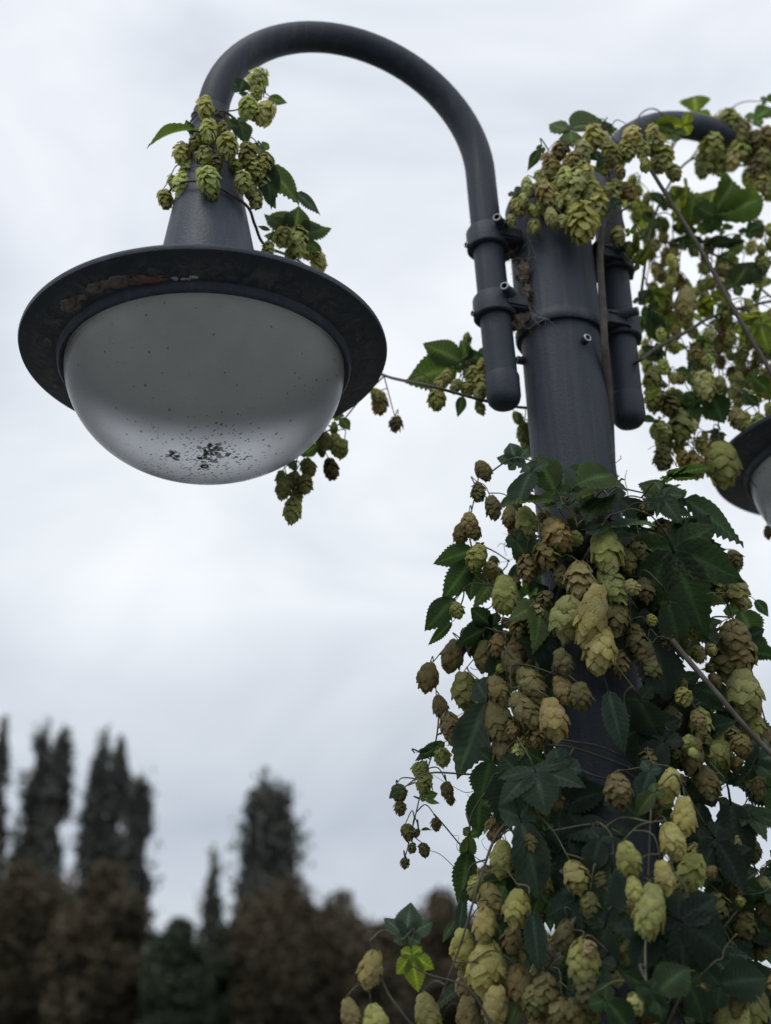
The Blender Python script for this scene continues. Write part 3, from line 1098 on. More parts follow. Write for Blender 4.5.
class Vine:
    """one hop bine: stems, cones and leaves gathered under an Empty"""

    def __init__(self, loc, label, group='hop bines on the street lamp'):
        self.root = empty('hop_vine', loc)
        self.base = Vector(loc)
        tag(self.root, label, 'hop vine', group)
        self.stems = []      # (polyline)
        self.twigs = []
        self.tang = MB()
        self.far = MB()
        self.dry = MB()
        self.nodes = []
        self.n_cone = 0
        self.n_leaf = 0

    def stem(self, pts, r0, r1, m=None, n=8, name='stem'):
        pl = spline(pts, 8)
        k = len(pl)
        s = MB()
        s.tube([q - self.base for q in pl], [r0 + (r1 - r0) * i / (k - 1) for i in range(k)], n)
        s.build(name, m or STEM, self.root)
        self.nodes += pl
        return pl

    def twig_to(self, p, r=.0007, reach=.09, up=.012):
        """thin side stalk from p to the nearest stem or stalk"""
        if not self.nodes:
            return
        best, bd = None, 9
        for q in self.nodes:
            dd = (q - p).length + (.06 if q.z < p.z else 0)
            if dd < bd:
                best, bd = q, dd
        if bd < .004:
            return
        if bd > reach:
            best = p + (best - p).normalized() * reach + Vector((0, 0, .02))
        mid = p.lerp(best, .45) + Vector((rnd.uniform(-.008, .008), rnd.uniform(-.008, .008), up * rnd.uniform(.2, 1.2)))
        pl = spline([p, mid, best], 5)
        k = len(pl)
        self.twigs.append(([q - self.base for q in pl], [r * (1 + .5 * i / (k - 1)) for i in range(k)]))
        self.nodes += pl[1:-1:2]

    def cone(self, px, py, lpx, col='P', style=None, Y=None, dY=0, wf=None, tilt=None, stalk=True):
        style = style or ('s' if rnd.random() < .15 else 'l' if rnd.random() < .35 else 't')
        """px,py: middle of the cone, lpx its length as seen"""
        c = at(px, py, Y)
        c.y += 0
        ln = lpx / FPX * depth(c)
        if tilt is None:
            tilt = (rnd.gauss(0, .22), rnd.gauss(0, .22))
        dn = (Vector((0, 0, -1)) + RT * tilt[0] + FW * tilt[1]).normalized()
        # foreshortening of a hanging cone seen from below
        vis = math.sqrt(max(.3, 1 - dn.dot((c - EYE).normalized()) ** 2))
        ln = ln / max(.72, vis)
        if lpx > 58:
            wf = .62
        wf = (wf or rnd.uniform(.94, 1.12) * {'t': .90, 'l': .88, 's': .88}[style]) * max(.72, vis)
        self.cone3(c - dn * ln * .48, dn, ln, col, style, wf, stalk)

    def cone3(self, top, dn, ln, col, style=None, wf=None, stalk=True):
        style = style or ('s' if rnd.random() < .15 else 'l' if rnd.random() < .35 else 't')
        me = rnd.choice({'t': TIGHT, 'l': LOOSE, 's': SHAG}[style])
        o = bpy.data.objects.new('hop_cone', me)
        COL.objects.link(o)
        o.parent = self.root
        z = -dn
        x = z.orthogonal().normalized()
        x.rotate(Quaternion(z, rnd.uniform(0, 2 * PI)))
        M_ = Matrix((x, z.cross(x), z)).transposed().to_4x4()
        M_.translation = top - self.base
        wf = wf or rnd.uniform(.92, 1.12)
        o.matrix_basis = M_ @ Matrix.Diagonal((ln * wf, ln * wf, ln, 1))
        o.color = jit(CC[col])
        self.n_cone += 1
        if stalk:
            self.twig_to(top, .0006)
        return o

    def leaf(self, bx, by, tx, ty, kind='t', col='D', Yb=None, Yt=None, wf=1.0, face=(.8, .35), rollj=.22, stalk=True):
        B, T = at(bx, by, Yb), at(tx, ty, Yt if Yt is not None else Yb)
        return self.leaf3(B, T, kind, col, wf, face, rollj, stalk)

    def leaf3(self, B, T, kind, col, wf=1.0, face=(.8, .35), rollj=.35, stalk=True):
        y = (T - B)
        ln = y.length
        y.normalize()
        n_ = ((EYE - B).normalized() * face[0] + Z * face[1])
        n_ = (n_ - y * n_.dot(y)).normalized() + Vector((rnd.gauss(0, rollj), rnd.gauss(0, rollj), rnd.gauss(0, rollj)))
        n_ = n_ - y * n_.dot(y)
        n_.normalize()
        x = y.cross(n_)
        M_ = Matrix((x, y, n_)).transposed().to_4x4()
        M_.translation = B - self.base
        o = bpy.data.objects.new('leaf', rnd.choice(LEAF[kind]))
        COL.objects.link(o)
        o.parent = self.root
        o.matrix_basis = M_ @ Matrix.Diagonal((ln * wf, ln, ln, 1))
        o.color = jit(LC[col], .18)
        self.n_leaf += 1
        if stalk:
            self.twig_to(B - y * ln * .24 + x * .02 * ln, .0008)
        return o

    def inner_cone(self, top, dn, ln, col):
        z = -dn
        x = z.orthogonal().normalized()
        x.rotate(Quaternion(z, rnd.uniform(0, 6.28)))
        y = z.cross(x)
        me = rnd.choice(SHAG + LOOSE)
        c = jit(CC[col], .2)
        dat = me.color_attributes['tint'].data
        self.dry.add([top - self.base + (x * q.co.x + y * q.co.y + z * q.co.z) * ln for q in me.vertices],
                     [tuple(f.vertices) for f in me.polygons],
                     lambda i: tuple(dat[i].color[k] * c[k] for k in range(3)) + (1,))

    def inner(self, B, T, kind, col):
        y = (T - B)
        ln = y.length
        y.normalize()
        n_ = (EYE - B).normalized() * .6 + Z * .4 + Vector((rnd.gauss(0, .5), rnd.gauss(0, .5), rnd.gauss(0, .5)))
        n_ = (n_ - y * n_.dot(y)).normalized()
        x = y.cross(n_)
        me = rnd.choice(LEAF[kind])
        c = jit(LC[col], .2)
        dat = me.color_attributes['tint'].data
        self.far.add([B - self.base + (x * q.co.x + y * q.co.y + n_ * q.co.z) * ln for q in me.vertices],
                     [tuple(f.vertices) for f in me.polygons],
                     lambda i: tuple(dat[i].color[k] * c[k] for k in range(3)) + (1,))

    def tendril(self, p, d, ln, r=.0006):
        pts = [p]
        cur = d.normalized()
        for i in range(7):
            cur = (cur + Vector((rnd.gauss(0, .45), rnd.gauss(0, .45), rnd.gauss(0, .4)))).normalized()
            pts.append(pts[-1] + cur * ln / 7)
        pl = spline(pts, 3)
        self.tang.tube([q - self.base for q in pl], [r * (1 - .5 * i / len(pl)) for i in range(len(pl))], 5)

    def done(self):
        for i, (pl, rr_) in enumerate(self.twigs):
            if i < 100:
                s = MB()
                s.tube(pl, rr_, 6)
                s.build('stalk', STEMG, self.root, fix=False)
            else:
                self.tang.tube(pl, rr_, 6)
        if self.tang.v:
            tag(self.tang.build('tangled_stalks', STEMG, self.root, fix=False), kind='stuff')
        if self.dry.v:
            o = self.dry.build('withered_cones', CONEM, self.root, colors=True, fix=False)
            o.color = (1, 1, 1, 1)
            tag(o, kind='stuff')
        if self.far.v:
            o = self.far.build('inner_foliage', LEAFM, self.root, colors=True, fix=False)
            o.color = (1, 1, 1, 1)
            tag(o, kind='stuff')


def helix(z0, z1, turns, r0, r1, ph, n=None):
    n = n or int(abs(turns) * 10) + 4
    out_ = []
    for i in range(n + 1):
        u = i / n
        q = ph + turns * 2 * PI * u
        r_ = r0 + (r1 - r0) * u + .004 * math.sin(u * 31 + ph)
        out_.append(Vector((PX + r_ * math.cos(q), PY + r_ * math.sin(q), z0 + (z1 - z0) * u)))
    return out_


F = PY          # distance of the post's axis


def autoY(px, py, dy=0.0):
    ax = 571 + (py - 443) * .088
    dx = (px - ax) * 1.30 / FPX
    rho = .105 + .05 * min(1, max(0, (py - 450) / 450))
    return F - math.sqrt(max(.0012, rho * rho - dx * dx)) + rnd.uniform(-.012, .012) + dy


def cones(v, lst, Yf=None, dy=0.0):
    for c in lst:
        px, py, ln, col = c[:4]
        st = c[4] if len(c) > 4 else None
        d = c[5] if len(c) > 5 else 0
        tl = c[6] if len(c) > 6 else None
        Y = (Yf(px, py) if Yf else autoY(px, py)) + dy + d
        v.cone(px, py, ln, col, st, Y=Y, tilt=tl)


def leaves(v, lst, Yf=None):
    for c in lst:
        bx, by, tx, ty, kd, col = c[:6]
        wf = c[6] if len(c) > 6 else 1.0
        d = c[7] if len(c) > 7 else 0
        dt = c[8] if len(c) > 8 else 0
        face = c[9] if len(c) > 9 else (.8, .35)
        Y = (Yf(bx, by) if Yf else autoY(bx, by)) + d
        v.leaf(bx, by, tx, ty, kd, col, Yb=Y, Yt=Y + dt, wf=wf, face=face)


# ---- bine climbing the near left side of the post
va = Vine((PX - .07, PY - .03, 0), 'dense hop bine up the left side of the post, brown cones above pale ones')
va.stem([(PX - .08, PY - .05, 0), (PX - .075, PY - .06, .6), (PX - .085, PY - .04, 1.2)] + helix(1.4, 2.22, 1.3, .066, .064, R(190)), .0042, .0022, STEMO)
va.stem(helix(.0, 2.25, 3.2, .069, .067, R(250)), .0032, .0018, STEM)
va.stem([at(545, 745, F - .085), at(570, 747, F - .10), at(598, 756, F - .10), at(625, 766, F - .085), at(640, 775, F - .07)], .0016, .0014, STEM)
va.stem([at(548, 738, F - .085), at(575, 742, F - .105), at(604, 748, F - .095), at(650, 770, F - .05)], .0013, .0012, STEM)
va.stem([at(556, 752, F - .09), at(585, 772, F - .105), at(612, 780, F - .09)], .0012, .001, STEM)
# outlying side shoots
va.stem([at(540, 640, F - .07), at(500, 600, F - .05), at(470, 540, F - .02), at(478, 480, F - .02)], .0016, .0008, STEMG)
va.stem([at(545, 700, F - .09), at(500, 660, F - .05), at(458, 640, F - .02), at(430, 665, F)], .0015, .0007, STEMG)
va.stem([at(440, 700, F + .02), at(436, 740, F + .03), at(424, 780, F + .04), at(412, 830, F + .04), at(404, 862, F + .04)], .0011, .0006, STEM)
va.stem([at(540, 800, F - .12), at(500, 830, F - .12), at(480, 880, F - .12), at(462, 940, F - .11), at(440, 1000, F - .10)], .0017, .0010, STEM)
va.stem([at(498, 1040, F - .12), at(470, 990, F - .13), at(430, 975, F - .13), at(410, 965, F - .13)], .0014, .0007, STEM)
va.stem([at(440, 1060, F - .13), at(400, 1010, F - .15), at(384, 985, F - .15), at(374, 950, F - .15)], .0014, .0008, STEM)
va.stem([at(598, 1040, F - .10), at(572, 930, F - .14), at(592, 905, F - .13), at(560, 870, F - .13)], .0028, .002, STEMO)
cones(va, [
    (483, 470, 22, 'R', 't'), (478, 492, 20, 'K', 's'), (493, 507, 26, 'K', 'l'), (469, 524, 24, 'T', 'l'), (460, 534, 22, 'R', 't'), (477, 557, 28, 'O', 'l'), (476, 533, 16, 'K', 's'),
    (526, 521, 33, 'Q', 't'), (510, 515, 24, 'R', 't'), (557, 535, 40, 'T', 's', -.01, (.5, 0)), (546, 556, 32, 'R', 's'), (505, 593, 40, 'Q', 't', -.01), (527, 568, 28, 'R', 's'), (560, 575, 24, 'K', 'l'),
    (579, 580, 40, 'T', 'l', -.02), (592, 615, 66, 'P', 't', -.03, (-.28, .1)), (568, 617, 48, 'Q', 't', -.02), (600, 648, 46, 'P', 't', -.03, (-.2, 0)), (545, 600, 22, 'K', 's'), (535, 620, 24, 'K', 'l'), (520, 628, 22, 'R', 's'),
    (453, 655, 34, 'R', 't'), (428, 676, 30, 'R', 't'), (472, 641, 34, 'K', 'l'), (484, 655, 32, 'K', 't'), (498, 645, 26, 'R', 'l'), (519, 648, 38, 'R', 'l'), (512, 662, 30, 'K', 't'), (457, 610, 18, 'O', 'l'), (537, 615, 24, 'O', 's'),
    (465, 690, 40, 'O', 'l'), (478, 695, 32, 'O', 's'), (440, 706, 24, 'R', 't'), (451, 727, 34, 'R', 'l'), (499, 690, 34, 'T', 'l'), (499, 722, 48, 'R', 't'), (530, 684, 40, 'T', 'l'), (524, 710, 42, 'R', 'l'), (553, 718, 44, 'T', 't', -.02), (563, 689, 32, 'T', 't', -.01),
    (580, 696, 30, 'K', 'l'), (563, 662, 28, 'K', 't'), (536, 735, 26, 'R', 's'), (514, 730, 20, 'R', 's'), (518, 752, 18, 'Q', 's'), (503, 750, 34, 'K', 't'),
    (502, 857, 36, 'P', 't', -.02), (517, 907, 38, 'P', 't', -.03), (490, 898, 34, 'T', 'l', -.01), (485, 923, 36, 'P', 't', -.03), (463, 947, 38, 'P', 't', -.02), (487, 966, 54, 'P', 't', -.04), (496, 1006, 42, 'P', 't', -.03), (468, 982, 40, 'T', 'l', -.01),
    (521, 985, 44, 'R', 'l'), (545, 992, 40, 'R', 's'), (427, 1012, 40, 'P', 't', -.02), (468, 1016, 40, 'T', 't', -.02), (494, 830, 26, 'R', 's'), (576, 877, 36, 'T', 'l', -.01), (584, 962, 46, 'O', 'l'), (560, 1015, 36, 'R', 's'), (578, 1012, 34, 'R', 's'), (540, 1030, 40, 'T', 'l'),
    (486, 876, 24, 'R', 's'), (512, 940, 30, 'R', 'l'), (602, 882, 26, 'K', 'l'), (566, 935, 34, 'K', 'l'), (588, 990, 40, 'K', 's'), (535, 1000, 34, 'K', 'l'), (555, 800, 22, 'K', 's'), (530, 840, 22, 'K', 'l'), (590, 905, 28, 'K', 'l'), (500, 790, 22, 'K', 's')])
far = lambda px, py: F + .03
cones(va, [(442, 757, 22, 'O', 's'), (423, 768, 16, 'O', 'l'), (424, 783, 24, 'O', 's'), (418, 770, 16, 'O', 's'), (447, 790, 18, 'R', 's'), (450, 799, 14, 'K', 's'), (399, 793, 20, 'K', 's'), (400, 808, 16, 'K', 's'), (436, 824, 14, 'K', 's'), (408, 832, 18, 'K', 's'),
           (417, 833, 10, 'K', 's'), (412, 848, 12, 'K', 's'), (424, 850, 16, 'K', 's'), (405, 863, 12, 'K', 's')], far)
near = lambda px, py: F - .15
cones(va, [(371, 968, 38, 'T', 't', 0, (-.25, 0)), (350, 1013, 32, 'T', 't'), (375, 1020, 34, 'P', 't')], near)
leaves(va, [
    (532, 470, 512, 506, 'o', 'B', 1.15, -.02, 0, (.4, .8)), (516, 462, 508, 436, 't', 'B', 1.0, 0), (556, 492, 536, 452, 'o', 'G', .9, -.01, 0, (.6, .5)), (556, 500, 506, 499, 'n', 'G', .8, -.03, 0, (.5, .7)), (565, 497, 560, 460, 'o', 'Q' if 0 else 'B', .7, -.01, .02),
    (575, 500, 622, 472, 'n', 'G', .8, -.03, 0, (.5, .7)), (585, 520, 618, 492, 'n', 'G', .7, -.02), (600, 528, 655, 516, 'o', 'B', .85, -.03, 0, (.4, .8)),
    (474, 550, 435, 562, 'n', 'D', 1.1, .01), (472, 560, 443, 600, 'n', 'D', 1.0, .01), (474, 565, 470, 600, 'n', 'D', 1.1, .01), (455, 598, 424, 629, 'n', 'D', 1.2, .01), (452, 622, 428, 644, 'n', 'D', .7, .02),
    (516, 540, 530, 566, 'o', 'D', .9), (500, 650, 497, 685, 'o', 'D', 1.0), (540, 640, 548, 670, 't', 'E', 1.0), (545, 645, 515, 640, 'n', 'D', .9),
    (487, 700, 458, 772, 'o', 'B', .62, -.02, .0, (.9, .1)), (490, 760, 482, 800, 'o', 'D', 1.0, 0, 0, (.9, 0)), (535, 770, 545, 808, 'p', 'B', 1.7, -.02, -.015, (.7, .5)), (515, 770, 495, 818, 'o', 'E', 1.0, 0), (560, 765, 520, 800, 'o', 'B', 1.0, -.0),
    (520, 818, 545, 900, 'o', 'B', .62, -.02, 0, (.8, .3)), (512, 832, 505, 815, 'n', 'G', .6), (490, 800, 520, 812, 'o', 'G', .7), (468, 850, 461, 905, 'n', 'D', .9, 0), (470, 835, 466, 862, 'o', 'G', .8), (463, 900, 458, 936, 'n', 'B', .7), (455, 920, 442, 942, 'n', 'B', .6),
    (480, 790, 477, 838, 'n', 'D', 1.2, .01), (495, 920, 508, 948, 'o', 'B', .8), (532, 910, 540, 975, 'n', 'B', .8, -.02), (520, 1000, 505, 1030, 'o', 'G', .8), (500, 880, 480, 880, 'o', 'D', .9), (560, 830, 590, 845, 'o', 'E', .9, .02), (600, 960, 560, 990, 't', 'E', 1.0, 0), (615, 835, 565, 822, 'o', 'E', .9, .02)])
leaves(va, [(407, 936, 409, 900, 't', 'B', 1.3, 0), (412, 955, 418, 992, 't', 'Y', 1.0, 0, 0, (.3, -.9)), (400, 790, 388, 796, 'o', 'D'), (425, 800, 440, 803, 'n', 'G', .8)], lambda a, b: F - .13)
leaves(va, [(424, 797, 438, 792, 'o', 'G', .8), (421, 830, 432, 827, 'n', 'G', .8), (418, 752, 432, 748, 'n', 'D', .8), (445, 742, 415, 760, 'n', 'D', .8)], far)

# ---- bine climbing the right side of the post
vb = Vine((PX + .075, PY + .01, 0), 'leafy dark hop bine up the right side of the post, long bare stem crossing it')
vb.stem([(PX + .08, PY - .03, 0), (PX + .08, PY - .04, .7), (PX + .085, PY - .03, 1.3)] + helix(1.45, 2.24, -1.2, .066, .064, R(-20)), .0042, .0022, STEMO)
vb.stem(helix(.0, 2.2, -2.7, .070, .067, R(300)), .003, .0018, STEM)
vb.stem([at(672, 640, F - .11), at(690, 662, F - .115), at(720, 697, F - .12), at(748, 730, F - .12), at(785, 768, F - .12), at(840, 830, F - .12)], .0034, .0030, STEMO)
vb.stem([at(610, 520, F - .06), at(650, 530, F - .06), at(690, 545, F - .05), at(720, 590, F - .03), at(745, 650, F - .02), at(765, 720, F - .02)], .0018, .0009, STEM)
vb.stem([at(640, 780, F - .09), at(650, 800, F - .13), at(650, 830, F - .15), at(648, 880, F - .16)], .0014, .0009, STEM)
vb.stem([at(690, 700, F - .06), at(720, 750, F - .05), at(745, 790, F - .04), at(765, 830, F - .03)], .0015, .0009, STEM)
vb.stem([at(660, 1040, F - .10), at(700, 960, F - .09), at(745, 900, F - .05), at(770, 860, F - .03)], .002, .001, STEM)
vb.stem([at(640, 900, F - .08), at(655, 870, F - .09), at(700, 850, F - .07), at(740, 840, F - .04)], .0014, .0009, STEM)
cones(vb, [
    (606, 548, 48, 'Q', 't', -.02), (588, 590, 40, 'T', 'l', 0), (626, 560, 26, 'R', 't'), (612, 585, 42, 'O', 'l'), (617, 616, 36, 'K', 't'), (640, 553, 26, 'K', 's'), (645, 590, 26, 'K', 'l'), (636, 640, 34, 'K', 's'), (650, 668, 30, 'K', 'l'),
    (722, 586, 26, 'O', 's', .02), (734, 588, 42, 'O', 'l', .01), (735, 640, 44, 'R', 'l'), (728, 660, 44, 'R', 'l'), (742, 655, 40, 'T', 'l'), (744, 692, 50, 'O', 't', -.02), (752, 722, 36, 'O', 't'), (716, 748, 44, 'O', 't', -.01), (692, 755, 36, 'R', 't'), (700, 724, 34, 'O', 's'), (706, 782, 34, 'K', 't'), (668, 640, 30, 'K', 'l'),
    (753, 776, 34, 'O', 't'), (760, 755, 30, 'R', 't'), (750, 818, 30, 'R', 't'), (757, 790, 24, 'R', 'l'), (765, 740, 28, 'R', 'l'), (620, 664, 26, 'R', 'l', .02), (645, 655, 30, 'K', 'l'),
    (618, 790, 36, 'R', 'l', -.02), (670, 784, 34, 'P', 't', -.05, (-.3, 0)), (684, 816, 40, 'P', 't', -.05), (672, 840, 38, 'P', 't', -.06), (628, 858, 36, 'P', 't', -.05), (664, 876, 34, 'P', 't', -.06), (634, 889, 28, 'P', 't', -.05), (650, 910, 54, 'P', 't', -.06, (-.25, 0)),
    (692, 872, 42, 'O', 'l', -.01), (605, 930, 26, 'K', 'l'), (625, 938, 44, 'O', 'l'), (731, 1012, 46, 'Q', 't', -.02), (752, 1004, 46, 'O', 't', -.01), (765, 892, 32, 'O', 'l'), (752, 850, 26, 'K', 'l'), (745, 925, 30, 'K', 's'), (718, 905, 28, 'K', 's'), (760, 945, 28, 'R', 'l'),
    (654, 800, 28, 'K', 's'), (650, 760, 26, 'K', 's', .02), (690, 905, 30, 'K', 's'), (705, 1000, 36, 'K', 'l'), (650, 940, 30, 'K', 'l'), (690, 985, 30, 'O', 's'), (725, 760, 26, 'O', 's'), (740, 745, 26, 'K', 'l'), (672, 718, 26, 'K', 'l', .04), (735, 560, 24, 'K', 's', .03), (765, 915, 26, 'K', 'l')])
leaves(vb, [(600, 838, 590, 872, 'o', 'E', 1, 0), (585, 850, 570, 900, 'o', 'E', 1, .02), (612, 870, 600, 925, 'o', 'E', 1, 0), (605, 925, 590, 985, 'o', 'E', 1, 0), (575, 900, 560, 955, 't', 'E', 1, 0),
    
    (648, 505, 675, 478, 'p', 'D', 1.4, -.02, 0, (.4, .8)), (655, 500, 698, 508, 'o', 'D', 1.0, -.02, 0, (.5, .6)), (672, 500, 640, 480, 'o', 'D', 1.0, 0), (682, 498, 749, 540, 'n', 'D', 1.15, -.02, 0, (.5, .7)), (660, 500, 690, 480, 't', 'G', 1.0, .01),
    (672, 548, 706, 638, 'p', 'D', .95, -.05, .0, (.9, .1)), (690, 535, 712, 590, 'o', 'E', 1.1, -.01), (668, 600, 680, 655, 'n', 'D', 1.0, -.03, 0, (.9, 0)), (635, 530, 600, 545, 'o', 'E', .9, .01), (640, 545, 640, 575, 'o', 'E', .9, .02), (618, 500, 650, 520, 'o', 'E', 1, .02),
    (740, 610, 758, 640, 'o', 'D', 1.2, .03), (745, 640, 775, 655, 't', 'D', 1.2, .03), (755, 600, 770, 615, 'n', 'D', 1.1, .03), (735, 675, 762, 690, 'n', 'D', 1.2, .03), (705, 625, 695, 605, 'o', 'G', .9, .0), (700, 660, 690, 648, 't', 'Y', 1.2, .06, 0, (.3, -.8)), (715, 665, 700, 672, 't', 'Y', 1.0, .06, 0, (.3, -.8)),
    (708, 712, 672, 710, 'o', 'G', 1.0, .03), (735, 700, 690, 685, 'o', 'E', .8, .03), (650, 640, 672, 700, 'o', 'E', 1.0, 0), (635, 620, 622, 665, 'o', 'E', 1.0, 0), (608, 690, 625, 752, 'n', 'B', .75, -.03, 0, (.5, .1)), (730, 730, 742, 748, 'o', 'G', 1.0, .0), (715, 768, 728, 782, 'o', 'G', .9),
    (655, 792, 634, 812, 'o', 'G', .8, -.04), (650, 770, 640, 800, 'o', 'B', .9, -.01), (640, 700, 655, 740, 'o', 'E', 1.1, 0), (640, 730, 690, 770, 't', 'E', 1.0, .03), (665, 740, 640, 775, 'o', 'E', 1.0, .0),
    (730, 800, 742, 890, 'n', 'E', 1.0, -.05, 0, (.9, 0)), (715, 838, 752, 895, 't', 'E', .9, -.03), (735, 850, 727, 828, 'o', 'Y', .9, .05, 0, (.3, -.8)), (740, 880, 752, 872, 'o', 'Y', 1, .06, 0, (.3, -.8)), (750, 880, 790, 905, 'o', 'B', .9, .0), (745, 935, 785, 925, 'o', 'D', 1.0, 0),
    (668, 915, 712, 972, 't', 'E', 1.25, -.035, .0, (.8, .3)), (652, 928, 634, 975, 't', 'E', 1.1, -.03, .0, (.8, .3)), (680, 920, 740, 955, 't', 'E', 1.2, -.05, 0, (.8, .3)), (655, 995, 690, 962, 'o', 'D', 1.0, -.08, 0, (.8, .4)), (650, 990, 662, 1025, 'o', 'D', .9, -.08), (652, 990, 618, 970, 'n', 'D', 1.0, -.08), (690, 985, 708, 1025, 'o', 'D', 1, -.05),
    (720, 985, 770, 975, 'o', 'E', 1.1, -.03), (605, 1000, 640, 1035, 'o', 'D', 1, -.03), (745, 960, 775, 1010, 'o', 'E', 1.0, 0), (620, 800, 655, 830, 'o', 'E', 1.0, .02), (700, 800, 690, 845, 'o', 'E', 1.0, .02), (670, 700, 700, 740, 'o', 'E', 1, .05), (690, 580, 730, 600, 'o', 'D', 1, .04), (755, 770, 775, 800, 'o', 'D', .9, .04)])

# filler: the shaded depth of both bines, wrapped round the post
def fill(v, side, nl, ncn, nt):
    """side: -1 left half, +1 right half as seen on arriving at the lamp"""
    ez = (EYE - Vector((PX, PY, EYE.z))).normalized()
    ex = Vector((ez.y, -ez.x, 0)) * -1
    if ex.x < 0:
        ex = -ex

    def spot():
        while True:
            z = rnd.uniform(1.05, Z0 + .66)
            h_ = z - Z0
            if h_ > .45 and rnd.random() < .45:
                continue
            a = rnd.uniform(-1.5, 1.5) * 1.0
            q = a + (PI / 2 if side > 0 else -PI / 2)
            rmax = .12 + .085 * min(1, max(0, (.66 - h_) / .45)) + (.03 if side > 0 else -.015)
            r_ = rnd.uniform(.072, rmax)
            fr_ = math.cos(q)
            # the front of the post stays bare in a band
            if fr_ > .55 and .16 < h_ < .44:
                continue
            return Vector((PX, PY, z)) + (ex * math.sin(q) + ez * fr_) * r_, (ex * math.sin(q) + ez * fr_)
    for i in range(nl):
        p_, d_ = spot()
        ln = rnd.uniform(.035, .065)
        T = p_ + (d_ * rnd.uniform(.1, .9) + Z * rnd.uniform(-1.1, .2) + ex * rnd.uniform(-.5, .5)).normalized() * ln
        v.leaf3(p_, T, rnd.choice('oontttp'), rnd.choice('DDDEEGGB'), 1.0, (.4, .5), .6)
    for i in range(ncn):
        p_, d_ = spot()
        p_ -= d_ * .015
        v.cone3(p_, (Vector((0, 0, -1)) + d_ * rnd.uniform(-.1, .3) + ex * rnd.gauss(0, .2)).normalized(), rnd.uniform(.024, .038), rnd.choice('OKKRRTQ'))
    for i in range(nt):
        p_, d_ = spot()
        v.tendril(p_, d_ * .2 + Z * rnd.uniform(-.5, .7) + ex * rnd.uniform(-1, 1), rnd.uniform(.04, .11), rnd.uniform(.0004, .0008))


def withered(v, side, n):
    ez = (EYE - Vector((PX, PY, EYE.z))).normalized()
    ex = Vector((-ez.y, ez.x, 0))
    for i in range(n):
        while True:
            h_ = rnd.uniform(-.35, .60)
            q = side * rnd.uniform(-.2, 1.75)
            if not (.16 < h_ < .42 and abs(q) < .55):
                break
        r_ = rnd.uniform(.085, .125 + .07 * min(1, max(0, (.6 - h_) / .5)))
        d_ = ez * math.cos(q) + ex * math.sin(q)
        v.inner_cone(Vector((PX, PY, Z0 + h_)) + d_ * r_, (Vector((0, 0, -1)) + ex * rnd.gauss(0, .3) + ez * rnd.gauss(0, .3)).normalized(), rnd.uniform(.012, .026), rnd.choice('RRKKTOOQ'))


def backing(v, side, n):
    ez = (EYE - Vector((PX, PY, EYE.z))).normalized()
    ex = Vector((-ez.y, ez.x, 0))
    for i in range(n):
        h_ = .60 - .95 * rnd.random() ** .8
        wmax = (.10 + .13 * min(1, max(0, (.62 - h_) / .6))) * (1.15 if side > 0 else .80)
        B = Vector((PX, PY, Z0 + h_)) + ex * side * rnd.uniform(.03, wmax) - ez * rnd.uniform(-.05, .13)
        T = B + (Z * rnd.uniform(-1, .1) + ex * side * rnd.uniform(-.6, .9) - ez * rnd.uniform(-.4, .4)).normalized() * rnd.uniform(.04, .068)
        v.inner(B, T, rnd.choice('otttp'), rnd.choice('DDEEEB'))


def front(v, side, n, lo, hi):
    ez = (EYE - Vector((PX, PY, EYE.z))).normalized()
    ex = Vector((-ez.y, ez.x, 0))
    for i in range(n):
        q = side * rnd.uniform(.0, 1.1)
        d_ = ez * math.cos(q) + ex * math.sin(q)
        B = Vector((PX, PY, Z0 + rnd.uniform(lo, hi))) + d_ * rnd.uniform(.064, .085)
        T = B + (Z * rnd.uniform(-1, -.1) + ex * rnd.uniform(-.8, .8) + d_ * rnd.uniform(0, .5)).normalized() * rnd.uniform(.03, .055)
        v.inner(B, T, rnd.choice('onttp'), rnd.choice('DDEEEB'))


front(va, -1, 16, -.4, .15)
front(vb, 1, 16, -.4, .17)
front(va, -1, 13, .45, .66)
front(vb, 1, 15, .43, .64)
withered(va, -1, 115)
withered(vb, 1, 115)
backing(va, -1, 70)
backing(vb, 1, 130)
fill(va, -1, max(0, 96 - va.n_leaf), max(0, 98 - va.n_cone), 190)
fill(vb, 1, max(0, 98 - vb.n_leaf), max(0, 98 - vb.n_cone), 120)

# ---- sprig over the top of the post
vc = Vine(tuple(at(604, 440, F - .055)), 'shaggy pale hop sprig crowning the top of the post, thick brown stem')
vc.stem([at(612, 470, F + .03), at(609, 400, F - .01), at(605, 350, F - .04), at(603, 310, F - .05), at(600, 262, F - .06), at(601, 240, F - .06)], .0056, .0050, STEMO, 10)
vc.stem([at(600, 262, F - .06), at(604, 225, F - .07), at(610, 195, F - .07), at(606, 165, F - .06), at(590, 150, F - .06), at(560, 160, F - .06), at(535, 190, F - .06), at(520, 215, F - .05)], .0022, .001, STEM)
vc.stem([at(600, 245, F - .06), at(613, 218, F - .055), at(632, 205, F - .05)], .0022, .0012, STEM)
vc.stem([at(606, 165, F - .06), at(625, 140, F - .02), at(643, 112, F + .02), at(660, 112, F + .04), at(672, 138, F + .05), at(664, 170, F + .05)], .0014, .0009, STEM)
vc.stem([at(640, 152, F - .05), at(662, 188, F - .05), at(690, 232, F - .05), at(715, 275, F - .05), at(740, 320, F - .05), at(775, 378, F - .05), at(800, 415, F - .05)], .0030, .0034, STEMO)
vc.stem([at(606, 165, F - .06), at(625, 150, F - .055), at(642, 154, F - .05)], .0016, .002, STEM)
Yc = lambda px, py: F - .075 + rnd.uniform(-.012, .012)
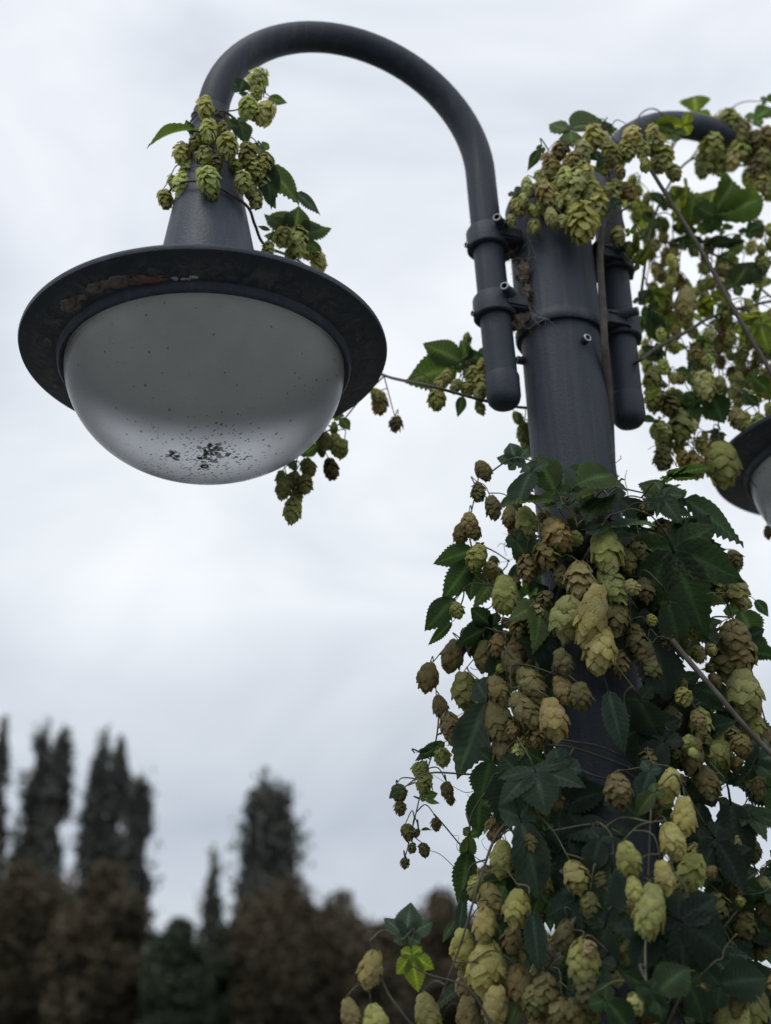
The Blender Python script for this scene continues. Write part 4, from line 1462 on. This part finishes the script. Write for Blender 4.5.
cones(vc, [(527, 186, 18, 'L', 'l'), (518, 207, 19, 'Q', 's'), (511, 221, 14, 'Q', 's'), (534, 226, 16, 'L', 's'), (523, 200, 14, 'Q', 's'), (545, 192, 28, 'T', 's'), (551, 172, 26, 'T', 's'), (560, 150, 21, 'R', 's'), (550, 162, 21, 'T', 's'), (546, 204, 23, 'L', 's'), (551, 217, 19, 'L', 'l', -.01),
           (583, 152, 26, 'L', 's'), (594, 137, 26, 'L', 's'), (565, 178, 23, 'L', 's'), (578, 182, 30, 'L', 's'), (590, 190, 30, 'L', 's'), (597, 204, 30, 'L', 's'), (582, 222, 39, 'P', 's', -.015), (572, 200, 21, 'L', 's'), (580, 168, 19, 'Q', 's'), (611, 155, 25, 'O', 's'), (632, 138, 25, 'L', 's'), (627, 150, 21, 'Q', 's'), (604, 140, 18, 'L', 'l'),
           (616, 190, 23, 'Q', 's'), (627, 192, 21, 'T', 's'), (609, 190, 16, 'Q', 's'), (618, 236, 19, 'O', 's', .03), (642, 150, 19, 'Q', 's'), (652, 132, 16, 'L', 's', .03), (656, 142, 23, 'O', 's', .03), (664, 155, 25, 'O', 's', .03), (673, 172, 19, 'O', 's', .03), (658, 165, 18, 'O', 's', .03), (566, 196, 26, 'L', 's'), (559, 185, 23, 'Q', 's'), (588, 206, 25, 'L', 's'), (574, 160, 19, 'T', 's'), (572, 214, 19, 'L', 's')], Yc)
cones(vc, [(540, 178, 16, 'L', 's'), (556, 200, 18, 'L', 's', -.01), (568, 165, 16, 'Q', 's'), (588, 172, 16, 'L', 's', -.01), (602, 168, 16, 'O', 's'), (562, 222, 15, 'L', 's'), (595, 222, 16, 'L', 's'), (532, 210, 14, 'Q', 's'), (620, 172, 14, 'T', 's'), (645, 165, 15, 'Q', 's')], Yc)
leaves(vc, [(570, 130, 618, 112, 'o', 'G', 1.2, .02, 0, (.6, .5)), (515, 195, 528, 185, 'o', 'G', 1.0, .02), (585, 165, 600, 172, 'n', 'D', .8), (603, 128, 612, 120, 'o', 'D', 1), (675, 133, 648, 118, 'o', 'G', .9, .06), (684, 125, 652, 132, 'o', 'Y', .9, .07, 0, (.4, -.8)), (612, 205, 622, 196, 'o', 'D', 1), (600, 160, 590, 150, 'o', 'D', .9), (620, 160, 632, 150, 'o', 'G', .8), (648, 148, 660, 158, 'o', 'G', .8, .03), (632, 250, 650, 232, 't', 'Y', 1.2, .06, 0, (.3, -.9)), (638, 262, 655, 250, 'o', 'Y', 1.2, .06, 0, (.3, -.9)), (629, 232, 640, 226, 'o', 'Y', .9, .06, 0, (.3, -.9)), (540, 150, 530, 165, 'o', 'D', .6)], Yc)

# ---- hanging curtain behind, under and around the far arm
FAR = Vector((PX, PY, 0)) - V * REACH


def curtain(v, strings, ncmax, sz=(13, 19)):
    for (px, py, ln, dY, n_) in strings:
        Y = F + dY
        pts = [at(px, py, Y)]
        x = px
        for k in range(1, 5):
            x += rnd.gauss(0, 4)
            pts.append(at(x, py + ln * k / 4, Y + rnd.gauss(0, .01)))
        v.stem(pts, .0011, .0006, STEMG, 6, 'side_shoot')
        for i in range(n_):
            if v.n_cone >= ncmax:
                return
            u = (i + .5) / n_
            cx, cy = px + (x - px) * u + rnd.choice((-1, 1)) * rnd.uniform(3, 12), py + ln * u + rnd.uniform(-3, 8)
            v.cone(cx, cy, rnd.uniform(*sz) * .88, rnd.choice('OQQLLLQTO'), rnd.choice('ssssl'), Y=Y + rnd.uniform(-.025, .025))


ve = Vine(tuple(at(745, 215, F + .16)), 'hop bine along the far lamp arm, large backlit leaves over shaggy cones')
ve.stem([at(640, 300, F + .05), at(655, 215, F + .10), at(690, 160, F + .14), at(735, 165, F + .18), at(800, 170, F + .24), at(860, 190, F + .3)], .0022, .0018, STEM)
ve.stem([at(690, 160, F + .14), at(710, 135, F + .14), at(740, 120, F + .15), at(765, 130, F + .16), at(800, 150, F + .2)], .0016, .0012, STEM)
ve.stem([at(655, 240, F + .1), at(700, 250, F + .12), at(735, 265, F + .14), at(775, 300, F + .17), at(830, 330, F + .22)], .0022, .0016, STEM)
Ye = lambda px, py: F + .12 + rnd.uniform(-.015, .015)
cones(ve, [(716, 128, 26, 'Q', 's'), (730, 122, 28, 'Q', 's'), (741, 130, 26, 'T', 's'), (712, 146, 28, 'Q', 's'), (724, 148, 30, 'L', 's'), (737, 148, 30, 'Q', 's'), (706, 160, 26, 'O', 's'), (718, 163, 26, 'L', 's'), (732, 160, 22, 'L', 's'), (748, 155, 22, 'Q', 's'), (702, 168, 20, 'O', 's'),
           (758, 142, 26, 'R', 's'), (767, 138, 24, 'R', 's'), (763, 158, 22, 'O', 's'), (757, 168, 22, 'R', 's'), (768, 170, 22, 'O', 's'), (762, 182, 20, 'Q', 's'), (750, 178, 20, 'Q', 's'), (770, 190, 22, 'O', 's')], Ye)
leaves(ve, [(696, 112, 694, 88, 'o', 'Y', 1.2, 0, 0, (.4, -.7)), (756, 118, 775, 104, 'o', 'G', 1.0, .02), (682, 212, 700, 180, 'o', 'Y', 1.0, -.02, 0, (.4, -.8)), (680, 210, 668, 184, 'o', 'Y', .9, -.02, 0, (.4, -.8)), (684, 216, 688, 184, 't', 'G', 1.1, -.01, 0, (.4, -.8)), (712, 212, 752, 170, 'o', 'G', .62, -.04, 0, (.9, -.5)), (714, 216, 780, 194, 'o', 'G', .55, -.04, 0, (.9, -.5)), (710, 212, 714, 176, 'n', 'Y', 1.2, -.03, 0, (.9, -.5)),
            (706, 245, 745, 238, 'n', 'D', .9, 0), (704, 242, 672, 238, 'n', 'D', .8, 0), (728, 285, 775, 255, 'n', 'D', 1.0, -.02), (735, 285, 750, 262, 'o', 'G', .9, -.01), (752, 195, 770, 180, 'o', 'Y', .8, .03, 0, (.3, -.9)), (690, 232, 672, 222, 'o', 'D', .9), (748, 232, 765, 220, 'o', 'D', 1), (665, 205, 650, 190, 'o', 'D', .7), (655, 222, 640, 212, 'o', 'G', .7), (722, 230, 735, 222, 'o', 'G', .7), (765, 100, 778, 96, 'o', 'G', .8)], Ye)
st = []
for px, py, ln, n_ in [(640, 175, 70, 6), (653, 190, 90, 8), (668, 195, 80, 8), (662, 235, 80, 8), (684, 240, 70, 6), (700, 235, 70, 6), (755, 205, 60, 6), (768, 225, 60, 6), (722, 240, 50, 4), (648, 250, 60, 6), (740, 300, 50, 5), (675, 270, 60, 6), (710, 275, 50, 4)]:
    st.append((px, py, ln, .12 + rnd.uniform(-.03, .06), n_))
curtain(ve, st, 99)

vf = Vine(tuple(at(705, 330, F + .14)), 'lower curtain of hops hanging above the far lamp head in loose strings')
vf.stem([at(640, 360, F - .0), at(660, 346, F + .04), at(690, 330, F + .08), at(715, 316, F + .12), at(780, 300, F + .2), at(850, 300, F + .28)], .0030, .0024, STEM)
vf.stem([at(655, 330, F + .1), at(690, 352, F + .12), at(712, 380, F + .12), at(718, 420, F + .10), at(719, 440, F + .08)], .0013, .0008, STEM)
vf.stem([at(700, 322, F + .1), at(740, 340, F + .12), at(790, 350, F + .16)], .0014, .001, STEM)
Yg = lambda px, py: F + .10 + rnd.uniform(-.02, .02)
cones(vf, [(722, 462, 45, 'O', 't', -.01, (0, 0)), (716, 441, 18, 'O', 's'), (663, 458, 26, 'R', 's'), (661, 432, 26, 'O', 's'), (664, 445, 22, 'O', 's'), (697, 466, 28, 'T', 's'), (702, 446, 22, 'O', 's'), (684, 460, 20, 'T', 's'), (737, 418, 24, 'T', 'l'), (748, 428, 18, 'O', 's'), (758, 422, 18, 'O', 's'), (686, 302, 34, 'Q', 't'), (680, 425, 34, 'O', 'l'), (652, 378, 26, 'O', 'l'), (705, 385, 30, 'L', 's'), (712, 395, 26, 'Q', 's'), (655, 400, 26, 'O', 'l'), (668, 405, 24, 'K', 's'), (768, 532, 14, 'R', 't', .1), (678, 448, 14, 'O', 's')], Yg)
leaves(vf, [(690, 375, 712, 358, 'o', 'D', 1.2, 0), (712, 395, 722, 422, 'o', 'D', 1.3, 0), (695, 400, 680, 425, 'o', 'D', 1.1, 0), (690, 408, 660, 402, 'o', 'G', .9, .02, 0, (.3, -.8)), (700, 306, 722, 302, 't', 'Y', 1.1, .02, 0, (.4, -.8)), (650, 312, 658, 340, 'o', 'D', .9, 0), (655, 322, 664, 345, 't', 'Y', 1.1, .02, 0, (.3, -.8)), (719, 432, 712, 440, 'p', 'D', 1.4, -.02), (660, 385, 648, 370, 'o', 'D', 1), (670, 400, 690, 395, 'o', 'D', 1), (640, 300, 650, 285, 'o', 'D', .8), (660, 355, 640, 345, 't', 'D', .8), (655, 422, 640, 415, 'o', 'D', .8), (668, 372, 680, 384, 'o', 'D', .8), (760, 345, 775, 360, 'o', 'D', .8), (745, 395, 760, 405, 'o', 'D', .8), (685, 445, 675, 452, 'o', 'D', .6)], Yg)
st = []
for px, py, ln, n_ in [(655, 310, 60, 5), (668, 320, 60, 6), (680, 310, 50, 4), (690, 345, 50, 5), (722, 320, 80, 9), (732, 315, 85, 9), (744, 320, 70, 7), (757, 300, 90, 8), (768, 310, 110, 9), (700, 420, 45, 4), (716, 330, 70, 6), (748, 360, 55, 6), (765, 350, 65, 6), (735, 370, 50, 5), (660, 350, 60, 5), (782, 300, 130, 9)]:
    st.append((px, py, ln, .10 + rnd.uniform(-.03, .08), n_))
curtain(vf, st, 99)

for v_, n_, box in ((ve, 24, (640, 775, 190, 330)), (vf, 22, (640, 775, 300, 440))):
    for i in range(n_):
        px, py = rnd.uniform(box[0], box[1]), rnd.uniform(box[2], box[3])
        if py > 395 and px > 735:
            continue
        a = rnd.uniform(0, 6.28)
        ln = rnd.uniform(13, 26)
        v_.leaf(px, py, px + ln * math.cos(a), py + ln * abs(math.sin(a)) * rnd.choice((-.6, 1)), rnd.choice('ootn'), rnd.choice('GGYYYG'), Yb=F + rnd.uniform(.05, .22), wf=rnd.uniform(.8, 1.2), face=(.6, rnd.uniform(-.8, .6)))

# ---- sprig round the neck of the near lamp, its runner back to the post
HL = Vector((PX, PY, 0)) + V * REACH
vd = Vine(tuple(at(213, 170, HL.y - .05)), 'hop sprig twined round the neck of the near lamp, runner trailing to the post')
LY = HL.y
neck = []
for i in range(27):
    q = i / 26 * 2 * PI * 2.4 + 2.5
    z = HR + .40 - .17 * i / 26
    r_ = .0275 if z > HR + .37 else .030 + (.38 - (z - HR)) * .165
    neck.append(Vector((HL.x + r_ * math.cos(q), HL.y + r_ * math.sin(q), z)))
vd.stem(neck, .0018, .0016, STEM)
neck2 = [Vector((HL.x + (.0305) * math.cos(i * .6), HL.y + .0305 * math.sin(i * .6), HR + .352 + .003 * i)) for i in range(14)]
vd.stem(neck2, .0016, .0011, STEM)
vd.stem([neck[-1], at(246, 205, LY - .03), at(255, 225, LY - .0), at(266, 246, LY + .05), at(300, 262, LY + .17), at(335, 300, LY + .26), at(370, 362, LY + .245), at(386, 376, LY + .24), at(430, 386, PY - .05), at(490, 402, PY + .0), at(530, 408, PY + .075), at(570, 405, PY + .085), at(610, 380, PY + .075), at(640, 360, PY + .0)], .0019, .0024, STEM)
vd.stem([at(384, 376, LY + .24), at(360, 400, LY + .22), at(338, 425, LY + .20), at(310, 440, LY + .18), at(296, 462, LY + .17), at(293, 500, LY + .17)], .0013, .0007, STEM)
vd.stem([at(384, 376, LY + .24), at(389, 395, LY + .24), at(393, 410, LY + .24), at(396, 420, LY + .24)], .001, .0006, STEM)
vd.stem([at(300, 262, LY + .17), at(292, 245, LY + .12), at(285, 240, LY + .08)], .001, .0007, STEMG)
vd.stem([neck[3], at(236, 110, LY - .03), at(246, 98, LY - .03), at(258, 88, LY - .03)], .0011, .0007, STEMG)
Yd = lambda px, py: LY - .05 + abs(px - 214) * .0007 + rnd.uniform(-.008, .008)
cones(vd, [(205, 107, 22, 'L', 's'), (208, 131, 24, 'L', 's', -.01), (228, 146, 26, 'Q', 's', -.01), (224, 129, 16, 'Q', 's'), (182, 153, 22, 'L', 's'), (187, 170, 22, 'O', 's'), (182, 185, 26, 'L', 's'), (172, 181, 13, 'Q', 's'), (165, 199, 20, 'Q', 's'), (208, 180, 28, 'L', 's', -.01), (205, 156, 20, 'Q', 's'), (213, 193, 16, 'O', 's', -.01), (200, 158, 16, 'O', 's'),
           (248, 155, 26, 'O', 's'), (243, 182, 22, 'Q', 's', -.01), (261, 181, 24, 'L', 's'), (254, 170, 24, 'O', 's'), (256, 200, 20, 'Q', 's'), (258, 80, 24, 'L', 's'), (249, 108, 24, 'L', 's'), (265, 113, 28, 'L', 's'), (257, 93, 15, 'Q', 's'), (264, 165, 22, 'O', 's'), (237, 167, 18, 'O', 's'), (217, 163, 18, 'K', 's'), (196, 142, 16, 'O', 's'), (249, 190, 18, 'Q', 's')], Yd)
Yd2 = lambda px, py: LY + .03 + (px - 260) * .0016
cones(vd, [(297, 241, 30, 'L', 's', -.02), (283, 237, 22, 'Q', 's', -.02), (318, 262, 24, 'L', 's'), (292, 252, 20, 'O', 's'), (268, 250, 18, 'Q', 's'), (308, 250, 20, 'Q', 's'), (314, 272, 16, 'Q', 's')], Yd2)
Yd3 = lambda px, py: LY + .19 + rnd.uniform(-.01, .01)
cones(vd, [(380, 402, 24, 'T', 'l', .05), (396, 424, 18, 'K', 's', .05), (376, 395, 16, 'O', 's', .05), (334, 428, 13, 'O', 't'), (325, 441, 20, 'O', 'l'), (336, 445, 24, 'O', 'l'), (342, 449, 20, 'O', 'l'), (331, 468, 22, 'K', 'l'), (308, 467, 20, 'O', 'l'), (305, 484, 20, 'O', 'l'), (293, 480, 20, 'O', 'l'), (284, 488, 24, 'O', 'l'), (281, 478, 16, 'Q', 'l'), (293, 509, 28, 'Q', 'l'), (292, 464, 13, 'O', 't'), (297, 495, 16, 'O', 'l'), (321, 450, 14, 'K', 'l')], Yd3)
leaves(vd, [(196, 130, 149, 126, 'o', 'G', .55, -.01, 0, (.5, .6)), (192, 134, 186, 118, 'n', 'D', .9), (268, 165, 300, 200, 'n', 'G', 1.0, 0, 0, (.6, .4)), (296, 192, 320, 212, 'n', 'B', .8, 0), (266, 160, 272, 205, 'n', 'D', .8), (240, 90, 246, 76, 'o', 'D', 1.2), (268, 98, 287, 102, 'n', 'G', 1.1), (238, 122, 247, 138, 'o', 'D', 1.1), (265, 190, 275, 208, 'n', 'G', .8), (228, 122, 240, 128, 'o', 'G', .9), (262, 150, 270, 175, 'o', 'G', .7)], Yd)
leaves(vd, [(294, 238, 300, 200, 'p', 'G', 1.2, -.02, 0, (.8, -.2)), (292, 232, 268, 205, 'o', 'G', .8, -.02), (298, 235, 322, 222, 'o', 'G', .9, -.02), (270, 230, 257, 226, 'n', 'D', .7, -.02), (310, 240, 318, 258, 'o', 'D', .8)], Yd2)
leaves(vd, [(340, 418, 350, 428, 'o', 'G', 1.0), (318, 445, 302, 455, 'o', 'G', .9), (322, 432, 312, 440, 'n', 'D', .8)], Yd3)
# leafy side shoot behind the near arm
Yh = lambda px, py: PY + .02 + rnd.uniform(-.01, .01)
vd.stem([at(490, 402, PY + .01), at(478, 380, PY + .03), at(462, 365, PY + .03), at(470, 345, PY + .04), at(472, 338, PY + .04)], .0012, .0007, STEMG)
cones(vd, [(437, 398, 24, 'O', 'l'), (440, 383, 20, 'Q', 'l'), (456, 386, 16, 'O', 'l'), (480, 407, 16, 'O', 'l'), (482, 385, 26, 'Q', 's'), (474, 375, 20, 'O', 's'), (484, 368, 22, 'O', 's'), (467, 339, 12, 'O', 's'), (468, 388, 18, 'O', 's'), (447, 376, 14, 'Q', 'l'), (518, 418, 16, 'O', 'l', .05), (524, 432, 22, 'O', 'l', .06), (528, 448, 20, 'O', 's', .06), (478, 395, 16, 'O', 'l')], Yh)
leaves(vd, [(462, 362, 422, 342, 'n', 'G', 1.2, .01, 0, (.7, .3)), (458, 368, 406, 376, 'n', 'G', 1.4, .01, 0, (.7, .3)), (468, 362, 484, 350, 'o', 'D', 1.0, .01), (470, 362, 460, 338, 'n', 'G', 1.0, .02), (464, 366, 480, 378, 'o', 'D', 1.2, .01), (463, 396, 458, 416, 'n', 'D', 1.0, .01), (485, 362, 478, 345, 'o', 'D', 1, .02)], Yh)

for v_ in (va, vb, vc, ve, vf, vd):
    v_.done()
